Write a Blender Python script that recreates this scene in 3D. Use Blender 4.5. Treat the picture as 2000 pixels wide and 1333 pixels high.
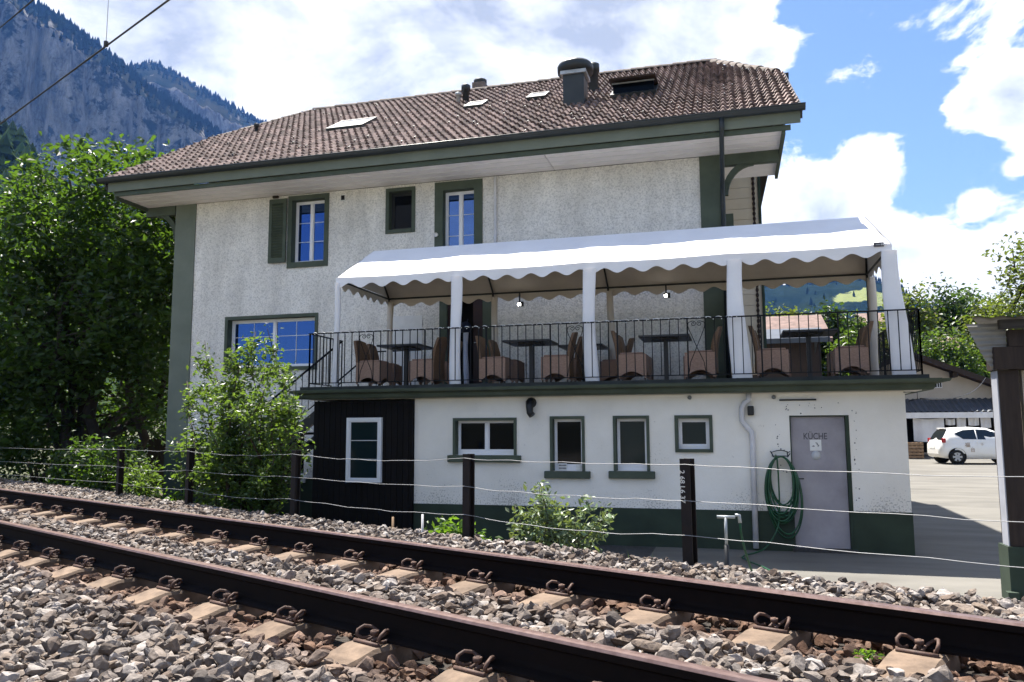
import bpy, math, random
import numpy as np
from mathutils import Vector, Matrix
R = math.radians
for o in list(bpy.data.objects): bpy.data.objects.remove(o)
scene = bpy.context.scene
C = scene.collection

# ------------------------------------------------------------------ camera
F_PX, PCX, PCY = 1549.0, 1000.0, 666.5
CAM = np.array([0, 0, 1.75])
PITCH, ROLL, YAW = R(6.45), R(-.25), R(15.5)
_f = np.array([-math.sin(YAW)*math.cos(PITCH), math.cos(YAW)*math.cos(PITCH), math.sin(PITCH)])
_r = np.array([math.cos(YAW), math.sin(YAW), 0.]); _u = np.cross(_r, _f)
_c, _s = math.cos(ROLL), math.sin(ROLL)
_r, _u = _c*_r+_s*_u, -_s*_r+_c*_u
cam_d = bpy.data.cameras.new('camera'); cam = bpy.data.objects.new('camera', cam_d); C.objects.link(cam)
cam.matrix_world = Matrix(((_r[0], _u[0], -_f[0], 0), (_r[1], _u[1], -_f[1], 0), (_r[2], _u[2], -_f[2], CAM[2]), (0, 0, 0, 1)))
cam_d.sensor_width = 36; cam_d.lens = F_PX/2000*36; cam_d.clip_start = .05; cam_d.clip_end = 12000
scene.camera = cam
def ray(px, py): return _r*(px-PCX)/F_PX-_u*(py-PCY)/F_PX+_f
def atY(px, py, Y): d = ray(px, py); return CAM+d*Y/d[1]
def atX(px, py, X): d = ray(px, py); return CAM+d*X/d[0]
def atZ(px, py, Z): d = ray(px, py); return CAM+d*(Z-CAM[2])/d[2]

# ------------------------------------------------------------------ sun, sky, exposure
SUN = np.array([-.305, .345, 1.0]); SUN /= np.linalg.norm(SUN)
sun_d = bpy.data.lights.new('sun', 'SUN'); sun_d.energy = 4.9; sun_d.angle = R(.55); sun_d.color = (1, .95, .87)
sun = bpy.data.objects.new('sun', sun_d); C.objects.link(sun); sun.location = (-20, 30, 70)
sun.rotation_euler = Vector(SUN).to_track_quat('Z', 'Y').to_euler()
scene.view_settings.view_transform = 'Standard'; scene.view_settings.look = 'None'
scene.view_settings.exposure = 1.75; scene.view_settings.gamma = 1
world = bpy.data.worlds.new('World'); scene.world = world; world.use_nodes = True
def build_world():
    nt = world.node_tree; N = nt.nodes; L = nt.links; N.clear()
    out = N.new('ShaderNodeOutputWorld'); bg = N.new('ShaderNodeBackground'); bg2 = N.new('ShaderNodeBackground')
    sky = N.new('ShaderNodeTexSky'); sky.sky_type = 'NISHITA'; sky.sun_disc = False
    sky.sun_elevation = math.asin(SUN[2]); sky.sun_rotation = math.atan2(SUN[0], SUN[1])
    sky.air_density = 1.0; sky.dust_density = .6; sky.ozone_density = 2.5; sky.altitude = 600
    bg.inputs[1].default_value = .056; bg2.inputs[1].default_value = 1
    hs = N.new('ShaderNodeHueSaturation'); hs.inputs['Saturation'].default_value = 1.0
    L.new(sky.outputs[0], hs.inputs['Color']); L.new(hs.outputs[0], bg.inputs[0])
    tc = N.new('ShaderNodeTexCoord'); d = tc.outputs['Generated']
    def math_(op, a, b=None, c=None):
        m = N.new('ShaderNodeMath'); m.operation = op
        for i, v in enumerate((a, b, c)):
            if v is None: continue
            if isinstance(v, (int, float)): m.inputs[i].default_value = v
            else: L.new(v, m.inputs[i])
        return m.outputs[0]
    def noise(scale, detail, rough, off, vec=d, dist=0):
        mp = N.new('ShaderNodeMapping'); mp.inputs['Location'].default_value = off
        L.new(vec, mp.inputs[0])
        n = N.new('ShaderNodeTexNoise'); n.inputs['Scale'].default_value = scale; n.inputs['Detail'].default_value = detail
        n.inputs['Roughness'].default_value = rough; n.inputs['Distortion'].default_value = dist
        L.new(mp.outputs[0], n.inputs['Vector']); return n.outputs['Fac']
    # flatten clouds a little: stretch z
    mp = N.new('ShaderNodeMapping'); mp.inputs['Scale'].default_value = (1, 1, 1.7); L.new(d, mp.inputs[0]); dv = mp.outputs[0]
    n_big = noise(1.7, 2, .5, (1.6, 7.9, 4.3), dv)
    n_mid = noise(5.5, 12, .62, (1.3, 4.2, .4), dv, .3)
    n_fine = noise(22, 8, .6, (7.3, 1.2, 2.4), dv)
    # cloud banks (px centre, radius in direction units, weight)
    banks = [((420, 60), .40, 1.), ((820, 40), .42, 1.), ((1150, 60), .28, 1.), ((1370, 60), .12, .95), ((1480, 100), .055, .95), ((1440, 20), .07, .9),
             ((1610, 410), .11, .95), ((1690, 325), .065, .9), ((1560, 420), .12, .8), ((1740, 490), .12, .8), ((1640, 560), .19, .95), ((1975, 185), .066, 1.), ((1900, 205), .048, .9), ((1850, 540), .10, .75),
             ((1985, 330), .035, .7), ((1910, 400), .04, .7), ((1960, 590), .12, .7), ((600, 330), .4, .9), ((150, -100), .3, .8)]
    acc = None
    for (px, py), rad, w in banks:
        v = ray(px, py); v = v/np.linalg.norm(v)
        vm = N.new('ShaderNodeVectorMath'); vm.operation = 'DISTANCE'; L.new(d, vm.inputs[0]); vm.inputs[1].default_value = v
        mr = N.new('ShaderNodeMapRange'); mr.inputs[1].default_value = 0; mr.inputs[2].default_value = rad*1.25
        mr.inputs[3].default_value = w; mr.inputs[4].default_value = 0; L.new(vm.outputs['Value'], mr.inputs[0])
        acc = mr.outputs[0] if acc is None else math_('MAXIMUM', acc, mr.outputs[0])
    free = math_('MULTIPLY', math_('SUBTRACT', n_big, .335), 2.0)
    # outside the frame scattered clouds go on
    acc2 = math_('MAXIMUM', acc, math_('MULTIPLY', free, .8))
    dens = math_('ADD', math_('ADD', math_('MULTIPLY', acc2, .95), math_('MULTIPLY', math_('SUBTRACT', n_mid, .5), 1.55)), math_('MULTIPLY', math_('SUBTRACT', n_fine, .5), .22))
    ramp = N.new('ShaderNodeMapRange'); ramp.interpolation_type = 'SMOOTHSTEP'
    ramp.inputs[1].default_value = .285; ramp.inputs[2].default_value = .40; L.new(dens, ramp.inputs[0])
    shade = N.new('ShaderNodeMapRange'); shade.inputs[1].default_value = .36; shade.inputs[2].default_value = .72
    n_sh = noise(4.6, 10, .6, (9.1, 2.2, 5.4), dv, .5)
    thick = N.new('ShaderNodeMapRange'); thick.inputs[1].default_value = .42; thick.inputs[2].default_value = 1.0; thick.inputs[3].default_value = .30; thick.inputs[4].default_value = -.10; L.new(dens, thick.inputs[0])
    L.new(math_('ADD', n_sh, thick.outputs[0]), shade.inputs[0])
    cr = N.new('ShaderNodeMixRGB'); cr.inputs[1].default_value = (.175, .187, .205, 1); cr.inputs[2].default_value = (.42, .42, .413, 1)
    L.new(shade.outputs[0], cr.inputs[0]); L.new(cr.outputs[0], bg2.inputs[0])
    mx = N.new('ShaderNodeMixShader'); L.new(ramp.outputs[0], mx.inputs[0]); L.new(bg.outputs[0], mx.inputs[1]); L.new(bg2.outputs[0], mx.inputs[2])
    L.new(mx.outputs[0], out.inputs[0])
build_world()

# ------------------------------------------------------------------ helpers
def tag(o, label=None, cat=None, group=None, kind=None):
    if label: o['label'] = label
    if cat: o['category'] = cat
    if group: o['group'] = group
    if kind: o['kind'] = kind
    return o
def empty(name, loc=(0, 0, 0), label=None, cat=None, group=None):
    o = bpy.data.objects.new(name, None); C.objects.link(o); o.location = loc; o.empty_display_size = .2
    return tag(o, label, cat, group)
def put(name, me, parent=None):
    o = bpy.data.objects.new(name, me); C.objects.link(o)
    if parent is not None:
        o.parent = parent
        p = parent; off = Vector((0, 0, 0))
        while p is not None: off += p.location; p = p.parent
        o.location = -off            # geometry is written in world coordinates
    return o
class MB:
    def __init__(s): s.V = []; s.F = []; s.S = []
    def add(s, V, F, smooth=False):
        b = len(s.V); s.V += [tuple(map(float, v)) for v in V]
        for f in F: s.F.append(tuple(i+b for i in f)); s.S.append(smooth)
        return s
    def box(s, x0, x1, y0, y1, z0, z1):
        V = [(x, y, z) for z in (z0, z1) for y in (y0, y1) for x in (x0, x1)]
        return s.add(V, [(0, 2, 3, 1), (4, 5, 7, 6), (0, 1, 5, 4), (2, 6, 7, 3), (0, 4, 6, 2), (1, 3, 7, 5)])
    def bevbox(s, x0, x1, y0, y1, z0, z1, b):
        # box with chamfered vertical and horizontal edges
        V = []; 
        for z, i in ((z0, b), (z0+b, 0), (z1-b, 0), (z1, b)):
            for (x, y) in ((x0+b, y0+i), (x1-b, y0+i), (x1-i, y0+b), (x1-i, y1-b), (x1-b, y1-i), (x0+b, y1-i), (x0+i, y1-b), (x0+i, y0+b)): V.append((x, y, z))
        F = [tuple(range(7, -1, -1)), tuple(range(24, 32))]
        for k in range(3):
            for i in range(8): j = (i+1) % 8; F.append((k*8+i, k*8+j, k*8+8+j, k*8+8+i))
        return s.add(V, F)
    def beam(s, p, q, w, h, up=(0, 0, 1)):
        p, q, up = np.array(p, float), np.array(q, float), np.array(up, float)
        t = q-p; t = t/np.linalg.norm(t); a = np.cross(t, up)
        if np.linalg.norm(a) < 1e-6: a = np.cross(t, (1, 0, 0))
        a = a/np.linalg.norm(a); b = np.cross(a, t)
        V = [e+a*sa*w/2+b*sb*h/2 for e in (p, q) for sb in (-1, 1) for sa in (-1, 1)]
        return s.add(V, [(0, 2, 3, 1), (4, 5, 7, 6), (0, 1, 5, 4), (2, 6, 7, 3), (0, 4, 6, 2), (1, 3, 7, 5)])
    def tube(s, P, r, n=8, closed=False, cap=True):
        P = [np.array(p, float) for p in P]; m = len(P); r = r if hasattr(r, '__len__') else [r]*m
        V = []; a = None
        for i in range(m):
            t = (P[(i+1) % m]-P[i-1]) if closed else (P[min(i+1, m-1)]-P[max(i-1, 0)])
            t = t/(np.linalg.norm(t)+1e-12)
            if a is None:
                a = np.cross(t, (0, 0, 1) if abs(t[2]) < .9 else (1, 0, 0))
            a = a-t*(a@t); a = a/(np.linalg.norm(a)+1e-12); b = np.cross(t, a)
            for k in range(n):
                an = 2*math.pi*k/n; V.append(P[i]+(a*math.cos(an)+b*math.sin(an))*r[i])
        F = []
        for i in range(m if closed else m-1):
            j = (i+1) % m
            for k in range(n): l = (k+1) % n; F.append((i*n+k, i*n+l, j*n+l, j*n+k))
        s.add(V, F, True)
        if cap and not closed: b0 = len(s.V)-m*n; s.F += [tuple(b0+k for k in range(n-1, -1, -1)), tuple(b0+(m-1)*n+k for k in range(n))]; s.S += [False, False]
        return s
    def lathe(s, prof, n=16, c=(0, 0, 0), axis='z'):
        V = []
        for (r, z) in prof:
            for k in range(n):
                a = 2*math.pi*k/n; x, y = r*math.cos(a), r*math.sin(a)
                V.append({'z': (c[0]+x, c[1]+y, c[2]+z), 'y': (c[0]+x, c[1]+z, c[2]+y), 'x': (c[0]+z, c[1]+x, c[2]+y)}[axis])
        F = [(i*n+k, i*n+(k+1) % n, (i+1)*n+(k+1) % n, (i+1)*n+k) for i in range(len(prof)-1) for k in range(n)]
        return s.add(V, F, True)
    def prism(s, pts, ax, a0, a1):
        # polygon pts in the plane normal to axis ax, extruded a0..a1
        def mk(p, a): return {'x': (a, p[0], p[1]), 'y': (p[0], a, p[1]), 'z': (p[0], p[1], a)}[ax]
        n = len(pts); V = [mk(p, a0) for p in pts]+[mk(p, a1) for p in pts]
        return s.add(V, [tuple(range(n-1, -1, -1)), tuple(range(n, 2*n))]+[(i, (i+1) % n, n+(i+1) % n, n+i) for i in range(n)])
    def grid(s, P, smooth=True):
        h, w = P.shape[:2]; V = P.reshape(-1, 3)
        return s.add(V, [(i*w+j, i*w+j+1, (i+1)*w+j+1, (i+1)*w+j) for i in range(h-1) for j in range(w-1)], smooth)
    def mesh(s, name, mat):
        me = bpy.data.meshes.new(name); me.from_pydata(s.V, [], s.F); me.materials.append(mat)
        me.polygons.foreach_set('use_smooth', s.S); me.update(); return me
    def build(s, name, mat, parent=None, label=None, cat=None, group=None, kind=None):
        o = put(name, s.mesh(name, mat), parent)
        return tag(o, label, cat, group, kind)
def np_mesh(name, V, F, mat, smooth=False):
    V = np.ascontiguousarray(V, dtype=np.float32).reshape(-1, 3); F = np.ascontiguousarray(F, dtype=np.int32); k = F.shape[1]
    me = bpy.data.meshes.new(name); me.vertices.add(len(V)); me.vertices.foreach_set('co', V.ravel())
    me.loops.add(F.size); me.loops.foreach_set('vertex_index', F.ravel())
    me.polygons.add(len(F)); me.polygons.foreach_set('loop_start', np.arange(0, F.size, k, dtype=np.int32)); me.polygons.foreach_set('loop_total', np.full(len(F), k, dtype=np.int32))
    me.polygons.foreach_set('use_smooth', np.full(len(F), smooth))
    me.materials.append(mat); me.update(calc_edges=True); return me
def copy_tree(o, parent=None):
    c = o.copy(); C.objects.link(c); c.parent = parent
    for ch in o.children: copy_tree(ch, c)
    return c

# ------------------------------------------------------------------ materials
MATS = {}
def mat(name, col, col2=None, scale=8, detail=5, rough=.8, metal=0, bump=0, bscale=None, bdist=.01, spec=.35, rnd=None, stretch=None, rr=None, ior=None, lo=.35, hi=.65, coord='Object', coat=0):
    """principled material: col..col2 mixed by noise; rnd = darker/lighter spread per island and object"""
    m = bpy.data.materials.new(name); m.use_nodes = True; nt = m.node_tree; N = nt.nodes; L = nt.links
    b = N['Principled BSDF']; b.inputs['Roughness'].default_value = rough; b.inputs['Metallic'].default_value = metal
    b.inputs['Specular IOR Level'].default_value = spec
    if ior: b.inputs['IOR'].default_value = ior
    if coat: b.inputs['Coat Weight'].default_value = coat; b.inputs['Coat Roughness'].default_value = .08
    c1 = (*col, 1); b.inputs['Base Color'].default_value = c1
    tc = N.new('ShaderNodeTexCoord'); mp = N.new('ShaderNodeMapping'); L.new(tc.outputs[coord], mp.inputs[0])
    if stretch: mp.inputs['Scale'].default_value = stretch
    src = None
    if col2:
        n = N.new('ShaderNodeTexNoise'); n.inputs['Scale'].default_value = scale; n.inputs['Detail'].default_value = detail; n.inputs['Roughness'].default_value = .6
        L.new(mp.outputs[0], n.inputs['Vector'])
        mr = N.new('ShaderNodeMapRange'); mr.inputs[1].default_value = lo; mr.inputs[2].default_value = hi; L.new(n.outputs['Fac'], mr.inputs[0])
        mx = N.new('ShaderNodeMixRGB'); mx.inputs[1].default_value = c1; mx.inputs[2].default_value = (*col2, 1)
        L.new(mr.outputs[0], mx.inputs[0]); src = mx.outputs[0]
        if rr:
            r2 = N.new('ShaderNodeMapRange'); r2.inputs[3].default_value = rr[0]; r2.inputs[4].default_value = rr[1]; L.new(mr.outputs[0], r2.inputs[0]); L.new(r2.outputs[0], b.inputs['Roughness'])
    if rnd:
        g = N.new('ShaderNodeNewGeometry'); oi = N.new('ShaderNodeObjectInfo')
        ad = N.new('ShaderNodeMath'); ad.operation = 'ADD'; L.new(g.outputs['Random Per Island'], ad.inputs[0]); L.new(oi.outputs['Random'], ad.inputs[1])
        fr = N.new('ShaderNodeMath'); fr.operation = 'FRACT'; L.new(ad.outputs[0], fr.inputs[0])
        m2 = N.new('ShaderNodeMapRange'); m2.inputs[3].default_value = rnd[0]; m2.inputs[4].default_value = rnd[1]; L.new(fr.outputs[0], m2.inputs[0])
        vm = N.new('ShaderNodeVectorMath'); vm.operation = 'SCALE'
        if src: L.new(src, vm.inputs[0])
        else: vm.inputs[0].default_value = col
        L.new(m2.outputs[0], vm.inputs['Scale']); src = vm.outputs[0]
    if src: L.new(src, b.inputs['Base Color'])
    if bump:
        n2 = N.new('ShaderNodeTexNoise'); n2.inputs['Scale'].default_value = bscale or scale*4; n2.inputs['Detail'].default_value = 6; n2.inputs['Roughness'].default_value = .65
        L.new(mp.outputs[0], n2.inputs['Vector'])
        bp = N.new('ShaderNodeBump'); bp.inputs['Strength'].default_value = bump; bp.inputs['Distance'].default_value = bdist
        L.new(n2.outputs['Fac'], bp.inputs['Height']); L.new(bp.outputs[0], b.inputs['Normal'])
    MATS[name] = m; return m
def nodes_of(m): return m.node_tree.nodes, m.node_tree.links, m.node_tree.nodes['Principled BSDF']

roughcast = mat('roughcast', (.87, .84, .79), (.76, .73, .68), 1.6, 6, .95, bump=1, bscale=34, bdist=.028, spec=.1)
def roughcast_pits_and_dirt():
    N, L, b = nodes_of(roughcast)
    src = b.inputs['Base Color'].links[0].from_socket
    tc = N['Texture Coordinate'] if 'Texture Coordinate' in N else [n for n in N if n.type == 'TEX_COORD'][0]
    # darker in the low spots of the roughcast bump, and streaks of dirt
    n = N.new('ShaderNodeTexNoise'); n.inputs['Scale'].default_value = 34; n.inputs['Detail'].default_value = 6; n.inputs['Roughness'].default_value = .65
    L.new(tc.outputs['Object'], n.inputs['Vector'])
    r = N.new('ShaderNodeMapRange'); r.inputs[1].default_value = .36; r.inputs[2].default_value = .54; r.inputs[3].default_value = .68; r.inputs[4].default_value = 1.; L.new(n.outputs['Fac'], r.inputs[0])
    mp = N.new('ShaderNodeMapping'); mp.inputs['Scale'].default_value = (2.2, 2.2, .35); L.new(tc.outputs['Object'], mp.inputs[0])
    n2 = N.new('ShaderNodeTexNoise'); n2.inputs['Scale'].default_value = 2.; n2.inputs['Detail'].default_value = 7; L.new(mp.outputs[0], n2.inputs['Vector'])
    r2 = N.new('ShaderNodeMapRange'); r2.inputs[1].default_value = .35; r2.inputs[2].default_value = .62; r2.inputs[3].default_value = .90; r2.inputs[4].default_value = 1.04; L.new(n2.outputs['Fac'], r2.inputs[0])
    mu = N.new('ShaderNodeMath'); mu.operation = 'MULTIPLY'; L.new(r.outputs[0], mu.inputs[0]); L.new(r2.outputs[0], mu.inputs[1])
    v = N.new('ShaderNodeVectorMath'); v.operation = 'SCALE'; L.new(src, v.inputs[0]); L.new(mu.outputs[0], v.inputs['Scale']); L.new(v.outputs[0], b.inputs['Base Color'])
roughcast_pits_and_dirt()
plaster = mat('smooth_plaster', (.82, .79, .725), (.73, .70, .64), 1.3, 7, .9, bump=.35, bscale=22, bdist=.008, spec=.15)
def plaster_spots():
    N, L, b = nodes_of(plaster); src = b.inputs['Base Color'].links[0].from_socket
    tc = [n for n in N if n.type == 'TEX_COORD'][0]
    n = N.new('ShaderNodeTexNoise'); n.inputs['Scale'].default_value = 9; n.inputs['Detail'].default_value = 8; n.inputs['Roughness'].default_value = .7; L.new(tc.outputs['Object'], n.inputs['Vector'])
    r = N.new('ShaderNodeMapRange'); r.inputs[1].default_value = .66; r.inputs[2].default_value = .74; L.new(n.outputs['Fac'], r.inputs[0])
    mx = N.new('ShaderNodeMixRGB'); mx.inputs[2].default_value = (.34, .32, .29, 1); L.new(r.outputs[0], mx.inputs[0]); L.new(src, mx.inputs[1])
    sx = N.new('ShaderNodeSeparateXYZ'); L.new(tc.outputs['Object'], sx.inputs[0])
    hz_ = N.new('ShaderNodeMapRange'); hz_.inputs[1].default_value = .56; hz_.inputs[2].default_value = 1.0; hz_.inputs[3].default_value = .17; hz_.inputs[4].default_value = -.05; L.new(sx.outputs[2], hz_.inputs[0])
    n3 = N.new('ShaderNodeTexNoise'); n3.inputs['Scale'].default_value = 42; n3.inputs['Detail'].default_value = 4; L.new(tc.outputs['Object'], n3.inputs['Vector'])
    n4 = N.new('ShaderNodeTexNoise'); n4.inputs['Scale'].default_value = 1.3; n4.inputs['Detail'].default_value = 3; L.new(tc.outputs['Object'], n4.inputs['Vector'])
    a1 = N.new('ShaderNodeMath'); a1.operation = 'ADD'; L.new(n3.outputs['Fac'], a1.inputs[0]); L.new(hz_.outputs[0], a1.inputs[1])
    a2 = N.new('ShaderNodeMath'); a2.operation = 'MULTIPLY_ADD'; a2.inputs[1].default_value = .5; a2.inputs[2].default_value = -.25; L.new(n4.outputs['Fac'], a2.inputs[0])
    a3 = N.new('ShaderNodeMath'); a3.operation = 'ADD'; L.new(a1.outputs[0], a3.inputs[0]); L.new(a2.outputs[0], a3.inputs[1])
    r5 = N.new('ShaderNodeMapRange'); r5.inputs[1].default_value = .68; r5.inputs[2].default_value = .76; r5.inputs[4].default_value = .5; L.new(a3.outputs[0], r5.inputs[0])
    m5 = N.new('ShaderNodeMixRGB'); m5.inputs[2].default_value = (.16, .15, .13, 1); L.new(r5.outputs[0], m5.inputs[0]); L.new(mx.outputs[0], m5.inputs[1]); L.new(m5.outputs[0], b.inputs['Base Color'])
plaster_spots()
green = mat('green_paint', (.074, .092, .066), (.052, .067, .048), 3, 6, .75, bump=.15, bscale=40, bdist=.004)
green_dado = mat('green_dado', (.034, .052, .034), (.022, .035, .023), 2.2, 6, .8, bump=.25, bscale=25, bdist=.006)
green_light = mat('pale_green_paint', (.155, .175, .140), (.125, .145, .115), 2, 6, .8, bump=.15, bscale=30, bdist=.004)
gutter_m = mat('dark_gutter_metal', (.014, .020, .024), (.024, .03, .034), 3, 4, .45, spec=.4)
white_paint = mat('white_paint', (.72, .71, .70), (.64, .63, .62), 5, 4, .5, spec=.3)
soffit_m = mat('white_soffit_board', (.84, .80, .79), (.77, .73, .72), 2.5, 5, .6, spec=.25)
pvc = mat('white_frame_plastic', (.74, .74, .76), None, rough=.35, spec=.4)
darkframe = mat('dark_window_frame', (.02, .021, .022), None, rough=.5)
glass_blue = mat('window_glass', (.006, .010, .022), None, rough=.02, spec=1.0, ior=2.1)
glass_blue.node_tree.nodes['Principled BSDF'].inputs['Specular Tint'].default_value = (.22, .42, 1, 1)  # blue of the sky reflection put into the glass tint
glass_dark = mat('dark_window_glass', (.003, .004, .006), None, rough=.05, spec=.10, ior=1.5)
glass_teal = mat('dim_window_glass', (.008, .018, .022), None, rough=.12, spec=.25, ior=1.5)
blackwood = mat('black_stained_wood', (.0035, .0026, .0028), (.006, .0045, .0045), 6, 5, .75, stretch=(8, 8, .5), bump=.3, bscale=30, bdist=.004, spec=.2, rnd=(.8, 1.25))
brownwood = mat('dark_brown_wood', (.020, .012, .009), (.035, .022, .016), 5, 5, .75, stretch=(6, 6, .6), bump=.3, bscale=24, bdist=.005)
steel_door = mat('grey_steel_door', (.37, .35, .375), (.235, .22, .245), 1.8, 10, .55, spec=.35, bump=.05, bscale=5, bdist=.01, lo=.3, hi=.7)
tile_m = mat('brown_roof_tile', (.26, .195, .178), (.12, .085, .077), 9, 8, .85, rnd=(.5, 1.3), bump=.4, bscale=60, bdist=.006, spec=.25)
def lichen():
    N, L, b = nodes_of(tile_m); src = b.inputs['Base Color'].links[0].from_socket
    g = N.new('ShaderNodeNewGeometry')
    n = N.new('ShaderNodeTexNoise'); n.inputs['Scale'].default_value = 2.7; n.inputs['Detail'].default_value = 8; n.inputs['Roughness'].default_value = .75; L.new(g.outputs['Position'], n.inputs['Vector'])
    r = N.new('ShaderNodeMapRange'); r.inputs[1].default_value = .62; r.inputs[2].default_value = .72; r.inputs[4].default_value = .7; L.new(n.outputs['Fac'], r.inputs[0])
    mx = N.new('ShaderNodeMixRGB'); mx.inputs[2].default_value = (.16, .145, .085, 1); L.new(r.outputs[0], mx.inputs[0]); L.new(src, mx.inputs[1]); L.new(mx.outputs[0], b.inputs['Base Color'])
lichen()
ridge_m = mat('grey_ridge_tile', (.20, .165, .15), (.12, .10, .085), 8, 6, .9, rnd=(.8, 1.2), bump=.4, bscale=50, bdist=.006)
roofdeck = mat('roof_underlay', (.02, .016, .015), None, rough=.95)
canvas = mat('white_canvas', (.80, .80, .82), (.74, .74, .765), 1.5, 5, .6, bump=.25, bscale=5, bdist=.02, spec=.25)
def translucent(m, w, tint):
    N, L, b = nodes_of(m); out = [n for n in N if n.type == 'OUTPUT_MATERIAL'][0]
    t = N.new('ShaderNodeBsdfTranslucent'); t.inputs[0].default_value = (*tint, 1)
    mx = N.new('ShaderNodeMixShader'); mx.inputs[0].default_value = w
    L.new(b.outputs[0], mx.inputs[1]); L.new(t.outputs[0], mx.inputs[2]); L.new(mx.outputs[0], out.inputs[0]); return t
translucent(canvas, .07, (.75, .58, .42))
beige_shaded_cloth = mat('beige_shaded_tent_cloth', (.58, .52, .455), (.50, .445, .39), 2, 5, .8, bump=.2, bscale=5, bdist=.02)  # beige of the rear covers; puts shade into the canopy underside colour
tentpole = mat('grey_tent_pole', (.05, .055, .055), None, rough=.4, metal=.6)
wrought = mat('black_wrought_iron', (.004, .005, .007), None, rough=.6, spec=.2)
lights_m = mat('clear_light_chain', (.75, .75, .72), None, rough=.3, spec=.6)
rattan = mat('brown_rattan', (.17, .098, .052), (.10, .058, .031), 40, 3, .65, stretch=(1, 1, 2.5), bump=.5, bscale=70, bdist=.006)
rattan_side = mat('tan_rattan_seat', (.31, .20, .145), (.24, .15, .11), 30, 3, .65, stretch=(1, 1, 2.5), bump=.5, bscale=70, bdist=.006)
tabletop_m = mat('dark_table_top', (.012, .012, .015), (.008, .008, .010), 8, 4, .35, spec=.45)
blackmetal = mat('black_metal', (.008, .0085, .010), None, rough=.45, spec=.4)
terracefloor = mat('terrace_floor', (.03, .035, .034), (.018, .021, .021), 6, 6, .85, bump=.3)
rail_m = mat('rusty_rail', (.007, .004, .0035), (.004, .0026, .0024), 14, 5, .75, spec=.12, bump=.2, bscale=60, bdist=.002, lo=.3, hi=.7)
railtop = mat('worn_rail_head', (.20, .135, .12), (.13, .08, .07), 20, 4, .36, metal=.55, spec=.5, stretch=(1, 1, 1))
clip_m = mat('rusty_spring_clip', (.11, .062, .045), (.06, .035, .027), 30, 4, .7, bump=.2, bscale=90, bdist=.002)
sleeper_m = mat('tan_concrete_sleeper', (.19, .135, .095), (.085, .06, .043), 7, 12, .92, bump=.6, bscale=45, bdist=.006, rnd=(.85, 1.12))
def stone_mat():
    m = mat('ballast_stone', (.235, .218, .206), (.125, .114, .106), 26, 7, .93, bump=.7, bscale=70, bdist=.008, spec=.2)
    N, L, b = nodes_of(m); src = b.inputs['Base Color'].links[0].from_socket
    g = N.new('ShaderNodeNewGeometry'); cr = N.new('ShaderNodeValToRGB'); e = cr.color_ramp
    e.elements[0].position = 0; e.elements[0].color = (.42, .40, .39, 1); e.elements[1].position = 1; e.elements[1].color = (1.75, 1.72, 1.70, 1)
    for p, c in ((.18, (.60, .48, .40, 1)), (.32, (.85, .80, .77, 1)), (.55, (1.0, .93, .87, 1)), (.72, (1.0, .84, .70, 1)), (.82, (1.2, 1.15, 1.1, 1))):
        x = e.elements.new(p); x.color = c
    L.new(g.outputs['Random Per Island'], cr.inputs[0])
    mx = N.new('ShaderNodeMixRGB'); mx.blend_type = 'MULTIPLY'; mx.inputs[0].default_value = 1; L.new(src, mx.inputs[1]); L.new(cr.outputs[0], mx.inputs[2])
    # rust and brake dust thrown beside the two rails
    A_ = math.radians(25.3); dt = N.new('ShaderNodeVectorMath'); dt.operation = 'DOT_PRODUCT'; dt.inputs[1].default_value = (math.sin(A_), math.cos(A_), 0); L.new(g.outputs['Position'], dt.inputs[0])
    ds = []
    for d0 in (2.675, 4.18):
        s1 = N.new('ShaderNodeMath'); s1.operation = 'SUBTRACT'; s1.inputs[1].default_value = d0; L.new(dt.outputs['Value'], s1.inputs[0])
        s2 = N.new('ShaderNodeMath'); s2.operation = 'ABSOLUTE'; L.new(s1.outputs[0], s2.inputs[0]); ds.append(s2.outputs[0])
    mn = N.new('ShaderNodeMath'); mn.operation = 'MINIMUM'; L.new(ds[0], mn.inputs[0]); L.new(ds[1], mn.inputs[1])
    rm = N.new('ShaderNodeMapRange'); rm.inputs[1].default_value = .18; rm.inputs[2].default_value = .62; rm.inputs[3].default_value = .85; rm.inputs[4].default_value = 0; L.new(mn.outputs[0], rm.inputs[0])
    m2 = N.new('ShaderNodeMixRGB'); m2.blend_type = 'MULTIPLY'; m2.inputs[2].default_value = (.66, .44, .33, 1); L.new(rm.outputs[0], m2.inputs[0]); L.new(mx.outputs[0], m2.inputs[1]); L.new(m2.outputs[0], b.inputs['Base Color'])
    return m
stone_m = stone_mat()
bed_m = mat('ballast_bed', (.06, .05, .043), (.03, .025, .02), 30, 6, .95, bump=1, bscale=40, bdist=.03)  # dark, with the shade between the stones put into its colour
ground_m = mat('ground_soil_grass', (.055, .075, .028), (.085, .075, .05), .35, 8, .95, bump=.6, bscale=9, bdist=.04)
asphalt = mat('yard_asphalt', (.165, .156, .138), (.095, .09, .08), .9, 12, .92, bump=.35, bscale=70, bdist=.006, stretch=(.6, 1.5, 1), lo=.3, hi=.7)
gravel_m = mat('grey_gravel', (.075, .073, .072), (.04, .038, .037), 35, 6, .95, bump=1, bscale=60, bdist=.02)
bark = mat('dark_bark', (.035, .028, .022), (.02, .016, .013), 12, 6, .95, stretch=(1, 1, .25), bump=.7, bscale=30, bdist=.02)
twig = mat('shrub_stem', (.07, .05, .035), (.045, .032, .022), 12, 5, .9)
def leafmat(name, col, rnd=(.55, 1.35), tr=.5, tint=None, rough=.42):
    m = mat(name, col, None, rough=rough, spec=.45, rnd=rnd)
    t = translucent(m, tr, tint or (col[0]*2.6, col[1]*2.4, col[2]*.8))
    return m
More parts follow.
